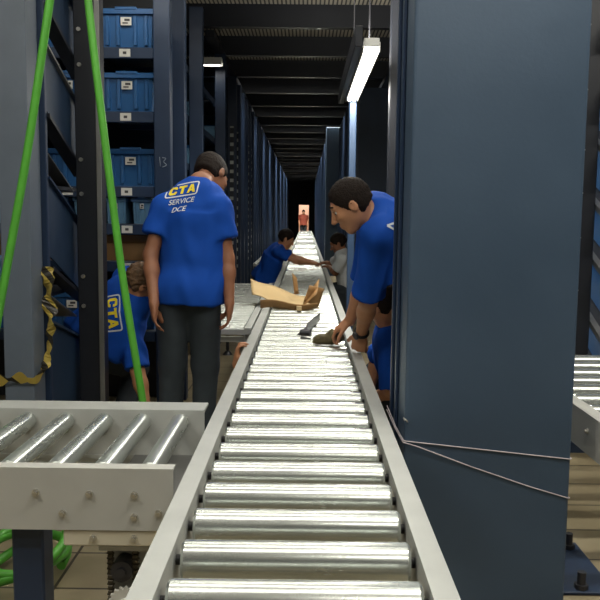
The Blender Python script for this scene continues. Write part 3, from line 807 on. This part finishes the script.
def person(label, J, s=1.0, h=.010, skin='skin', shirt='shirt', hair='hairblack', hnoise=.003, sleeve=.55, hem=None, group=None, seed=1, loose=1.0, face=True, hh=None):
    """J: pelvis, mid, neck (base), head (centre), hup, hfwd, right (torso's right), then shL elL wrL hdL hnL and R, hip/knee/ank L,R, toe"""
    J = {k: V3(v) for k, v in J.items()}
    base = Vector((float(J['pelvis'][0]), float(J['pelvis'][1]), 0))
    t = thing('person', base, label, 'person', group)
    up1 = nrm(J['mid']-J['pelvis']); up2 = nrm(J['neck']-J['mid'])
    R = V3(J['right'])
    def frame(u):
        r = nrm(R-u*(R@u)); return r, np.cross(u, r), u
    f1, f2 = frame(up1), frame(up2)
    hf = J['hfwd']; hu = J['hup']; hf = nrm(hf); hu = nrm(hu-hf*(hu@hf)); hr = np.cross(hf, hu)
    c = J['head']; z = s if hh is None else hh
    chest = J['mid']+(J['neck']-J['mid'])*.52
    B = Field()
    B.ell(chest, f2, (.165*s, .112*s, .21*s), k=.05); B.ell(J['mid'], f1, (.14*s, .10*s, .16*s), k=.06)
    B.ell(J['pelvis'], f1, (.165*s, .115*s, .13*s), k=.05)
    B.cone(J['neck']-f2[2]*.06*s, J['neck'], .075*s, .055*s, k=.05)
    B.cone(J['neck'], c-hu*.045*z-hf*.015*z, .057*s, .053*s, k=.03)
    for q in 'LR':
        B.cone(chest+(J['neck']-chest)*.6, J['sh'+q], .07*s, .052*s, k=.05)
        B.cone(J['sh'+q], J['el'+q], .050*s, .040*s, k=.03)
        B.cone(J['el'+q], J['el'+q]+(J['wr'+q]-J['el'+q])*.35, .041*s, .041*s, k=.02)
        B.cone(J['el'+q]+(J['wr'+q]-J['el'+q])*.3, J['wr'+q], .041*s, .026*s, k=.02)
        hand(B, J['wr'+q], J['hd'+q], J['hn'+q], 1 if q == 'L' else -1, s, J['cu'+q] if 'cu'+q in J else (.35, .4, .3))
        B.cone(J['hip'+q], J['knee'+q], .085*s, .056*s, k=.05); B.cone(J['knee'+q], J['knee'+q]+(J['ank'+q]-J['knee'+q])*.35, .056*s, .055*s, k=.03); B.cone(J['knee'+q]+(J['ank'+q]-J['knee'+q])*.3, J['ank'+q], .055*s, .038*s, k=.03)
        B.cone(J['ank'+q], J['toe'+q], .036*s, .03*s, k=.02)
    # head
    B.ell(c+hu*.022*z-hf*.012*z, (hr, hf, hu), (.073*z, .094*z, .092*z), k=.02)
    B.ell(c-hu*.045*z+hf*.028*z, (hr, hf, hu), (.058*z, .062*z, .070*z), k=.035)
    B.cone(c-hu*.10*z+hf*.060*z-hr*.012*z, c-hu*.10*z+hf*.060*z+hr*.012*z, .021*z, k=.03)
    B.cone(c+hf*.078*z+hu*.028*z-hr*.032*z, c+hf*.078*z+hu*.028*z+hr*.032*z, .013*z, k=.015)
    for q in (-1, 1):
        B.ell(c+hf*.060*z-hu*.022*z+hr*q*.036*z, (hr, hf, hu), (.024*z, .024*z, .02*z), k=.02)
    for q in (-1, 1):
        B.ell(c+hf*.096*z+hu*.006*z+hr*q*.031*z, (hr, hf, hu), (.017*z, .014*z, .011*z), k=.012, sub=True)
    B.cone(c+hf*.086*z+hu*.012*z, c+hf*.112*z-hu*.030*z, .009*z, .0125*z, k=.010)
    for q in (-1, 1): B.ell(c+hf*.098*z-hu*.034*z+hr*q*.012*z, (hr, hf, hu), (.008*z, .010*z, .007*z), k=.006)
    B.cone(c+hf*.091*z-hu*.060*z-hr*.016*z, c+hf*.091*z-hu*.060*z+hr*.016*z, .0065*z, k=.008)
    B.cone(c+hf*.088*z-hu*.073*z-hr*.013*z, c+hf*.088*z-hu*.073*z+hr*.013*z, .0075*z, k=.008)
    for q in (-1, 1):
        B.ell(c+hr*q*.074*z-hf*.008*z-hu*.006*z, (hr, hf+hr*q*-.3, hu), (.010*z, .020*z, .032*z), k=.006)
        B.ell(c+hr*q*.083*z-hf*.002*z-hu*.004*z, (hr, hf, hu), (.006*z, .010*z, .017*z), k=.004, sub=True)
    surf('body', B, h, M[skin], t, it=1)
    # eyes
    if face:
        for q in (-1, 1):
            b = MB(); e = c+hf*.0725*z+hu*.006*z+hr*q*.030*z
            b.ball(Vector(e), .0108*z, 10); b.mi = 1; b.ball(Vector(e+hf*.0075*z-hu*.002*z), .0058*z, 8); b.build('eye', [M['eyewhite'], M['iris']], t)
            b = MB(); e = c+hf*.088*z+hu*.036*z
            b.tube([Vector(e+hr*q*.012*z), Vector(e+hr*q*.03*z+hu*.006*z), Vector(e+hr*q*.047*z-hf*.012*z)], .004*z, 6); b.build('eyebrow', M[hair], t)
    # hair
    H = Field(); cl = ((c+hf*.062*z+hu*.045*z, hf*.86-hu*.55), (c-hu*.055*z-hf*.04*z, -hu-hf*.55))
    H.ell(c+hu*.026*z-hf*.014*z, (hr, hf, hu), (.080*z, .103*z, .100*z), k=.01, clip=cl)
    H.ell(c-hf*.050*z-hu*.03*z, (hr, hf, hu), (.066*z, .060*z, .062*z), k=.02, clip=cl[1:])
    surf('hair', H, min(h, .008), M[hair], t, amp=hnoise, fr=150 if hnoise < .005 else 110, seed=seed)
    # shirt
    T = Field(); g = .014*loose
    hemp = J['pelvis'] if hem is None else V3(hem)
    hc = ((hemp, -up1),)
    T.ell(J['pelvis'], f1, (.178*s+g, .135*s+g*1.5, .15*s), k=.05, clip=hc)
    T.ell(chest, f2, ((.172*s+g), (.118*s+g), .215*s+g), k=.05)
    T.tub(chest, hemp-up1*.02, (f1[0], f1[1]), ((.178*s+g), (.130*s+g)), ((.180*s+g*1.6), (.140*s+g*2.2)), k=.05, clip=hc)
    T.cone(J['neck']-f2[2]*.05*s, J['neck']-f2[2]*.012*s, .085*s, .068*s, k=.03, clip=((J['neck']+f2[2]*.012*s, f2[2]-f2[1]*.25),))
    for q in 'LR':
        T.cone(chest+(J['neck']-chest)*.62, J['sh'+q], .078*s, .064*s+g*.3, k=.05)
        e = J['sh'+q]+(J['el'+q]-J['sh'+q])*(sleeve+.15); pl = J['sh'+q]+(J['el'+q]-J['sh'+q])*sleeve
        T.cone(J['sh'+q], e, .062*s+g*.4, .066*s+g*.7, k=.035, clip=((pl, e-J['sh'+q]),))
    to = surf('t_shirt', T, h, M[shirt], t, amp=.012, fr=36, seed=seed, ani=(1, 1, .5), it=1)
    # trousers
    P = Field(); wc = ((hemp+up1*.05, up1),)
    P.ell(J['pelvis'], f1, (.172*s, .122*s, .135*s), k=.05, clip=wc)
    for q in 'LR':
        P.cone(J['hip'+q], J['knee'+q], .098*s, .075*s, k=.04); P.cone(J['knee'+q], J['ank'+q], .075*s, .062*s, k=.03, clip=((J['ank'+q], J['ank'+q]-J['knee'+q]),))
    surf('trousers', P, max(h, .010), M['jeans'], t, amp=.007, fr=24, seed=seed+3, ani=(1, 1, .6))
    for q in 'LR':
        a, e = J['ank'+q], J['toe'+q]; K = Field(); d = nrm(e-a+V3((1e-6, 0, 0)))
        K.cone(a+V3((0, 0, -.03*s)), e, .045*s, .036*s, k=.02); K.cone(a, a+V3((0, 0, -.035*s)), .047*s, .046*s, k=.02)
        surf('shoe', K, .012, M['shoe'], t)
    return t, to

def glyphs(text, size=1.0, shear=0.0):
    cu = bpy.data.curves.new('t', 'FONT'); cu.body = text; cu.size = size; cu.align_x = 'CENTER'; cu.align_y = 'CENTER'; cu.shear = shear; cu.offset = .012*size
    o = bpy.data.objects.new('t', cu); COL.objects.link(o); bpy.context.view_layer.update()
    me = bpy.data.meshes.new_from_object(o.evaluated_get(bpy.context.evaluated_depsgraph_get()))
    bpy.data.objects.remove(o); bpy.data.curves.remove(cu)
    bm = bmesh.new(); bm.from_mesh(me); bpy.data.meshes.remove(me); return bm

def print_on(shirt, name, bm, m, O, U, Vv, N, parent):
    """lays a flat printed mesh (x, y) on the cloth: O origin, U/Vv axes, N outward direction"""
    bmesh.ops.triangulate(bm, faces=bm.faces)
    for _ in range(2): bmesh.ops.subdivide_edges(bm, edges=[e for e in bm.edges if e.calc_length() > .018], cuts=1)
    off = WL[shirt]; me = shirt.data
    bvh = BVHTree.FromPolygons([v.co+off for v in me.vertices], [tuple(p.vertices) for p in me.polygons])
    O, U, Vv, N = Vector(O), Vector(U).normalized(), Vector(Vv).normalized(), Vector(N).normalized()
    bad = []
    for v in bm.verts:
        p = O+U*v.co.x+Vv*v.co.y
        hit = bvh.ray_cast(p+N*.4, -N)
        if hit[0] is None: bad.append(v); continue
        v.co = hit[0]+N*.0035-off
    if bad: bmesh.ops.delete(bm, geom=bad, context='VERTS')
    m2 = bpy.data.meshes.new(name); bm.to_mesh(m2); bm.free()
    return link(name, m2, m, parent)

def frame_outline(w, h, r, th, slant=.0):
    bm = bmesh.new(); A, B = [], []
    for cx, cy, a0 in ((w/2-r, h/2-r, 0), (-w/2+r, h/2-r, 90), (-w/2+r, -h/2+r, 180), (w/2-r, -h/2+r, 270)):
        for k in range(5):
            a = math.radians(a0+k*22.5)
            for L, rr in ((A, r), (B, r-th)):
                x, y = cx+rr*math.cos(a), cy+rr*math.sin(a); L.append(bm.verts.new((x+slant*y, y, 0)))
    n = len(A)
    for i in range(n): bm.faces.new((A[i], A[(i+1) % n], B[(i+1) % n], B[i]))
    return bm
def block_cta(sc):
    """bold slab letters C T A"""
    bm = bmesh.new()
    def poly(pts, dx):
        bm.faces.new([bm.verts.new(((x+dx)*sc+.12*y*sc, y*sc, 0)) for x, y in pts])
    Cc = [(.0, .2), (.2, 0), (.8, 0), (.95, .2), (.95, .38), (.66, .38), (.66, .25), (.32, .25), (.32, .75), (.66, .75), (.66, .62), (.95, .62), (.95, .8), (.8, 1), (.2, 1), (0, .8)]
    poly(Cc, -1.62)
    poly([(.33, 0), (.66, 0), (.66, .74), (1.0, .74), (1.0, 1), (0, 1), (0, .74), (.33, .74)], -.52)
    d = .55
    poly([(0, 0), (.3, 0), (.37, .2), (.5, .2), (.5, .42), (.44, .42), (.5, .66), (.5, 1), (.34, 1)], d)
    poly([(1.0, 0), (.7, 0), (.63, .2), (.5, .2), (.5, .42), (.56, .42), (.5, .66), (.5, 1), (.66, 1)], d)
    bmesh.ops.translate(bm, verts=bm.verts, vec=(0, -.5*sc, 0)); return bm
def shirt_logo(shirt, O, U, Vv, N, extra=True, k=1.0):
    O, U_, V_ = Vector(O), Vector(U).normalized(), Vector(Vv).normalized()
    print_on(shirt, 'print_border', frame_outline(.215*k, .094*k, .018*k, .0085*k, .12), M['letterw'], O, U, Vv, N, shirt)
    print_on(shirt, 'print_letters', block_cta(.056*k), M['lettery'], O, U, Vv, N, shirt)
    if extra:
        print_on(shirt, 'print_text', glyphs('SERVICE', .046*k, .25), M['letterw'], O-V_*.080*k, U, Vv, N, shirt)
        print_on(shirt, 'print_text', glyphs('DCE', .048*k, .25), M['letterw'], O-V_*.133*k-U_*.012, U, Vv, N, shirt)

# --- man standing with his back to us
J = dict(pelvis=(-.665, 4.42, .93), mid=(-.66, 4.43, 1.13), neck=(-.610, 4.53, 1.54), head=(-.562, 4.68, 1.590), hup=(.12, .62, .72), hfwd=(.48, .62, -.62), right=(1, -.12, -.03),
    shL=(-.800, 4.45, 1.400), elL=(-.875, 4.40, 1.13), wrL=(-.835, 4.28, .865), hdL=(.04, -.12, -1), hnL=(-1, -.2, 0), shR=(-.495, 4.43, 1.400), elR=(-.445, 4.42, 1.11), wrR=(-.425, 4.36, .865), hdR=(-.02, .02, -1), hnR=(1, 0, 0),
    hipL=(-.76, 4.42, .88), hipR=(-.57, 4.42, .88), kneeL=(-.765, 4.44, .49), kneeR=(-.575, 4.46, .49), ankL=(-.77, 4.40, .09), ankR=(-.58, 4.40, .09), toeL=(-.79, 4.55, .04), toeR=(-.57, 4.55, .04))
p1, s1 = person('man in blue printed t-shirt standing with his back to us, head bowed', J, 1.02, .0085, 'skin2', sleeve=.60, hem=(-.66, 4.42, .86), seed=3, loose=1.3, hh=1.10)
shirt_logo(s1, (-.705, 4.2, 1.520), (1, .0, .14), (0, .2, 1), (-.05, -1, .12), k=.88)

# --- man bending down on the left
J = dict(pelvis=(-1.25, 4.58, .60), mid=(-1.16, 4.60, .72), neck=(-1.035, 4.60, .875), head=(-.960, 4.53, .955), hup=(.40, -.05, .85), hfwd=(.62, .55, -.58), right=(.35, -.45, -.78),
    shL=(-1.10, 4.74, .965), elL=(-.95, 4.86, .82), wrL=(-.85, 4.88, .60), hdL=(.2, 0, -1), hnL=(0, 1, 0), shR=(-1.03, 4.52, .700), elR=(-.965, 4.44, .45), wrR=(-.90, 4.38, .24), hdR=(.2, -.1, -1), hnR=(.5, -1, 0),
    hipL=(-1.32, 4.62, .56), hipR=(-1.22, 4.55, .52), kneeL=(-1.30, 4.88, .50), kneeR=(-1.06, 4.84, .40), ankL=(-1.36, 4.62, .10), ankR=(-1.10, 4.58, .10), toeL=(-1.33, 4.78, .04), toeR=(-1.04, 4.72, .04))
p2, s2 = person('curly haired man in blue printed t-shirt bending down behind the green hose', J, 1.0, .0085, 'skin', hair='haircurly', hnoise=.009, sleeve=.93, seed=11, loose=1.3)
shirt_logo(s2, (-1.115, 4.4, .80), (.10, -.30, -1), (1, .1, .25), (-.35, -1, .25), extra=False)

# --- man leaning over the conveyor at right
J = dict(pelvis=(.60, 3.86, .96), mid=(.53, 3.84, 1.13), neck=(.345, 3.80, 1.375), head=(.208, 3.70, 1.410), hup=(-.50, -.06, .84), hfwd=(-.82, .04, -.55), right=(0, 1, 0),
    shL=(.338, 3.62, 1.275), elL=(.308, 3.78, .945), wrL=(.292, 3.985, .755), hdL=(-.08, .35, -.75), hnL=(-.35, -.75, -.25), shR=(.34, 3.99, 1.30), elR=(.31, 4.12, 1.00), wrR=(.245, 4.22, .79), hdR=(-.75, .35, -.60), hnR=(-.45, -.1, .85),
    hipL=(.62, 3.76, .90), hipR=(.62, 3.96, .90), kneeL=(.60, 3.74, .50), kneeR=(.62, 3.98, .50), ankL=(.64, 3.74, .09), ankR=(.66, 3.98, .09), toeL=(.50, 3.73, .04), toeR=(.52, 3.97, .04), cuL=(.75, .8, .6), cuR=(.5, .6, .5))
p3, s3 = person('man in blue t-shirt and watch leaning over the conveyor beside the big column', J, 1.08, .0065, 'skin', sleeve=.90, seed=5, loose=1.0, hh=1.0, hem=(.585, 3.855, 1.13))
w = V3(J['wrL']); ax = nrm(w-V3(J['elL'])); w = w-ax*.012
b = MB(); q = np.cross(ax, (0, 0, 1)); q = nrm(q); r = np.cross(q, ax)
b.tube([Vector(w+(q*math.cos(a)+r*math.sin(a))*.033) for a in [k*math.pi/10 for k in range(20)]], .0085, 8, True)
wt = b.build('wrist_watch', M['black'], p3)
b = MB(); n_ = nrm(q*-.5+r*.6); n_ = nrm((-.55, -.8, .1)); n_ = nrm(n_-ax*(n_@ax)); b.cyl(Vector(w+n_*.034), Vector(w+n_*.046), .020, n=20); b.build('watch_case', M['darkmetal'], wt)
bm = glyphs('<', .10); print_on(s3, 'sleeve_mark', bm, M['letterw'], (.392, 3.3, 1.335), (1, 0, 0), (0, .1, 1), (0, -1, .1), s3)

# --- man squatting behind the right rail
J = dict(pelvis=(.64, 4.46, .36), mid=(.58, 4.40, .50), neck=(.47, 4.22, .77), head=(.402, 4.12, .905), hup=(-.25, -.25, .92), hfwd=(-.70, .62, -.35), right=(.5, .85, 0),
    shL=(.450, 4.11, .70), elL=(.47, 4.09, .44), wrL=(.41, 4.28, .35), hdL=(-.2, .8, -.3), hnL=(-.3, -.6, .4), shR=(.53, 4.42, .72), elR=(.44, 4.62, .52), wrR=(.395, 4.55, .35), hdR=(-.2, -.2, -.8), hnR=(-.3, .8, 0),
    hipL=(.62, 4.37, .31), hipR=(.68, 4.55, .31), kneeL=(.42, 4.36, .30), kneeR=(.44, 4.70, .40), ankL=(.56, 4.38, .09), ankR=(.58, 4.64, .09), toeL=(.43, 4.38, .04), toeR=(.45, 4.66, .04))
person('dark haired man in blue t-shirt squatting behind the right rail under the leaning man', J, 1.0, .0085, 'skin', sleeve=1.0, seed=8, face=True)

# --- man lying under the conveyor, only his fingers over the left rail
J = dict(pelvis=(-.03, 5.25, .14), mid=(-.03, 5.05, .14), neck=(-.03, 4.70, .15), head=(-.03, 4.55, .14), hup=(0, -1, .05), hfwd=(0, .05, 1), right=(1, 0, 0),
    shL=(-.19, 4.70, .15), elL=(-.22, 4.43, .30), wrL=(-.368, 4.20, .545), hdL=(.05, -.12, 1), hnL=(-1, -.1, 0), shR=(.14, 4.70, .15), elR=(.19, 4.98, .10), wrR=(.14, 5.22, .20), hdR=(-.3, .8, .1), hnR=(0, 0, 1),
    hipL=(-.12, 5.30, .13), hipR=(.06, 5.30, .13), kneeL=(-.13, 5.70, .16), kneeR=(.07, 5.70, .16), ankL=(-.13, 6.08, .08), ankR=(.07, 6.08, .08), toeL=(-.14, 6.14, .20), toeR=(.08, 6.14, .20), cuL=(.35, .95, .6))
person('person lying under the central conveyor with only fingers gripping its left rail', J, .98, .0085, 'skin', sleeve=.6, seed=9)

# --- distant workers
J = dict(pelvis=(-.60, 10.75, .50), mid=(-.54, 10.72, .66), neck=(-.335, 10.66, .945), head=(-.265, 10.62, 1.055), hup=(.30, 0, .9), hfwd=(.85, .05, -.45), right=(.1, -1, 0),
    shR=(-.37, 10.47, .89), elR=(-.13, 10.50, .755), wrR=(.06, 10.68, .725), hdR=(.8, .4, -.15), hnR=(0, 0, 1), shL=(-.37, 10.85, .90), elL=(-.14, 10.98, .77), wrL=(.08, 10.90, .73), hdL=(.8, -.2, -.15), hnL=(0, 0, 1),
    hipR=(-.62, 10.66, .46), hipL=(-.62, 10.86, .46), kneeR=(-.46, 10.64, .10), kneeL=(-.46, 10.90, .10), ankR=(-.84, 10.64, .08), ankL=(-.84, 10.90, .08), toeR=(-.93, 10.64, .05), toeL=(-.93, 10.90, .05))
person('man in blue t-shirt kneeling on the left and reaching across the distant conveyor', J, 1.02, .011, 'skin', sleeve=.62, seed=12, hh=1.08)
J = dict(pelvis=(0.620, 10.05, .42), mid=(0.580, 10.04, .58), neck=(0.460, 10.0, .90), head=(0.415, 10.0, 1.02), hup=(-.25, 0, .95), hfwd=(-.80, .1, -.45), right=(0, 1, 0),
    shL=(0.460, 9.82, .83), elL=(0.380, 9.90, .65), wrL=(.315, 10.14, .705), hdL=(-.5, .6, .1), hnL=(0, 0, 1), shR=(0.460, 10.18, .84), elR=(0.360, 10.38, .72), wrR=(.29, 10.62, .735), hdR=(-.5, .6, 0), hnR=(0, 0, 1),
    hipL=(0.640, 9.95, .38), hipR=(0.640, 10.15, .38), kneeL=(0.400, 9.88, .42), kneeR=(0.400, 10.26, .42), ankL=(0.560, 9.9, .09), ankR=(0.560, 10.2, .09), toeL=(0.420, 9.9, .04), toeR=(0.420, 10.2, .04))
person('dark haired worker in pale grey shirt crouching at right rail behind the slim pole', J, 1.02, .011, 'skin2', shirt='whiteshirt', sleeve=.75, seed=14, hh=1.06)
J = dict(pelvis=(-.13, 41.0, .93), mid=(-.13, 41.0, 1.12), neck=(-.13, 40.98, 1.45), head=(-.13, 40.92, 1.60), hup=(0, 0, 1), hfwd=(0, -1, -.2), right=(-1, 0, 0),
    shL=(.05, 41, 1.40), elL=(.10, 41, 1.12), wrL=(.08, 40.8, .90), hdL=(0, -.5, -.8), hnL=(1, 0, 0), shR=(-.31, 41, 1.40), elR=(-.36, 41, 1.12), wrR=(-.34, 40.8, .90), hdR=(0, -.5, -.8), hnR=(-1, 0, 0),
    hipL=(-.04, 41, .88), hipR=(-.22, 41, .88), kneeL=(-.04, 41, .5), kneeR=(-.22, 41, .5), ankL=(-.04, 41, .09), ankR=(-.22, 41, .09), toeL=(-.03, 40.86, .04), toeR=(-.23, 40.86, .04))
person('tiny distant person in rust coloured top standing at the far end of the conveyor', J, 1.0, .014, 'skin', shirt='redshirt', sleeve=.6, seed=15)

# ------------------------------------------------------------------ things lying on the conveyor
t = thing('cardboard_box', (-.17, 6.15, .645), 'torn flattened cardboard box lying open across the rollers', 'cardboard')
def sheet(fn, nu, nv, th, name, m, parent):
    b = MB(); g = [[None]*(nv+1) for _ in range(nu+1)]; g2 = [[None]*(nv+1) for _ in range(nu+1)]
    P = [[Vector(fn(i/nu, j/nv)) for j in range(nv+1)] for i in range(nu+1)]
    for i in range(nu+1):
        for j in range(nv+1):
            du = P[min(i+1, nu)][j]-P[max(i-1, 0)][j]; dv = P[i][min(j+1, nv)]-P[i][max(j-1, 0)]
            n = du.cross(dv).normalized()*th/2
            g[i][j] = b.bm.verts.new(P[i][j]+n); g2[i][j] = b.bm.verts.new(P[i][j]-n)
    for i in range(nu):
        for j in range(nv):
            b.bm.faces.new((g[i][j], g[i+1][j], g[i+1][j+1], g[i][j+1])); b.bm.faces.new((g2[i][j], g2[i][j+1], g2[i+1][j+1], g2[i+1][j]))
    for i in range(nu):
        for j in (0, nv): b.bm.faces.new((g[i][j], g[i+1][j], g2[i+1][j], g2[i][j]))
    for j in range(nv):
        for i in (0, nu): b.bm.faces.new((g[i][j], g[i][j+1], g2[i][j+1], g2[i][j]))
    for f in b.bm.faces: f.smooth = True
    return b.build(name, m, parent)
def base(u, v):     # curled sheet, its left end lifted
    x = -.43+.47*u; y = 5.90+.42*(1-u)**2+v*(.62-.40*(1-u)**2)
    z = .655+.085*(1-u)**1.6*(.55+.45*v)+.09*(v-.35)**2*(1.2-u)+.016*math.sin(9*u+4*v)*(1-v*.4)
    return (x-.03*v*(1-u), y, z+.05*v*v*(1-u*.6))
sheet(base, 16, 10, .005, 'base_sheet', M['cardglare'], t)
def front(u, v):
    x = -.34+.44*u; return (x, 5.905-.03*math.sin(math.pi*u)-.03*v, .655+(.040+.025*(1-u))*v+.012*math.sin(7*u))
sheet(front, 10, 3, .005, 'front_flap', M['card'], t)
def side(u, v): return (-.02+.11*u+.02*v, 5.98+.20*v, .660+.10*u+.055*v+.045*u*v)
sheet(side, 4, 4, .005, 'side_flap', M['card'], t)
def right(u, v): return (-.01+.115*u+.045*v, 6.02+.10*u, .70+.125*v-.055*u+.02*u*v)
sheet(right, 4, 4, .005, 'raised_flap', M['card'], t)
def thin(u, v): return (-.085+.035*u-.02*v, 6.20+.03*u, .735+.17*v-.04*u*v)
sheet(thin, 3, 4, .005, 'raised_flap', M['card'], t)
b = MB(); b.box((-.065, 5.83, .646), (-.025, 5.90, .682), .004); b.build('wood_offcut', M['cardglare'], label='small pale block lying under the cardboard edge', cat='block')
t = thing('steel_bracket', (.03, 4.95, .645), 'small grey angled steel bracket lying on the middle of the rollers', 'bracket')
b = MB(); rt = Matrix.Rotation(-.16, 3, 'Z')
b.box((.008, 4.62, .6445), (.048, 5.30, .652), .001, rot=rt); b.box((.045, 4.74, .6525), (.050, 5.30, .700), .001, rot=rt, piv=(.028, 4.96, .65)); b.build('angle_bar', M['tool'], t)
b = MB(); b.cyl((-.025, 4.60, .665), (.035, 4.58, .665), .020, n=14); b.build('end_nut', M['darkmetal'], t)
F = Field()
F.ell((.125, 4.30, .675), ((1, .2, 0), (0, 1, 0), (0, 0, 1)), (.07, .05, .03), k=.02)
F.ell((.17, 4.30, .695), ((1, .2, .2), (0, 1, 0), (0, 0, 1)), (.05, .045, .035), k=.02); F.cone((.09, 4.29, .67), (.055, 4.31, .662), .018, .014, k=.02); F.cone((.10, 4.33, .68), (.06, 4.36, .665), .016, .013, k=.02)
g_ = bpy.data.objects.new('work_glove', None); COL.objects.link(g_); g_.location = (.13, 4.3, .645); WL[g_] = Vector((.13, 4.3, .645)); tag(g_, 'crumpled olive work glove under the hand of the leaning man', 'glove')
surf('cloth', F, .006, M['glove'], g_, amp=.006, fr=70, seed=4)

# ------------------------------------------------------------------ world and camera
wd = bpy.data.worlds.new('hall'); S.world = wd; wd.use_nodes = True
bg = wd.node_tree.nodes['Background']; bg.inputs[0].default_value = (.55, .7, 1, 1); bg.inputs[1].default_value = .05
cam = bpy.data.cameras.new('camera'); co = bpy.data.objects.new('camera', cam); COL.objects.link(co); S.camera = co
cam.sensor_width = 36; cam.lens = 780/600*36; cam.clip_start = .05; cam.clip_end = 200
p, yw, ro = .10608521, .00654051, .01047198
Fw = Vector((-math.sin(yw)*math.cos(p), math.cos(yw)*math.cos(p), -math.sin(p))); Rt = Vector((math.cos(yw), math.sin(yw), 0)); Up = Rt.cross(Fw)
R2 = Rt*math.cos(ro)+Up*math.sin(ro); U2 = Up*math.cos(ro)-Rt*math.sin(ro)
co.matrix_world = Matrix(((R2.x, U2.x, -Fw.x, 0), (R2.y, U2.y, -Fw.y, 0), (R2.z, U2.z, -Fw.z, 1.35), (0, 0, 0, 1)))
S.view_settings.view_transform = 'Standard'; S.view_settings.look = 'None'; S.view_settings.gamma = 1; S.view_settings.exposure = 0.0
S.cycles.use_denoising = True
S.cycles.max_bounces = 6
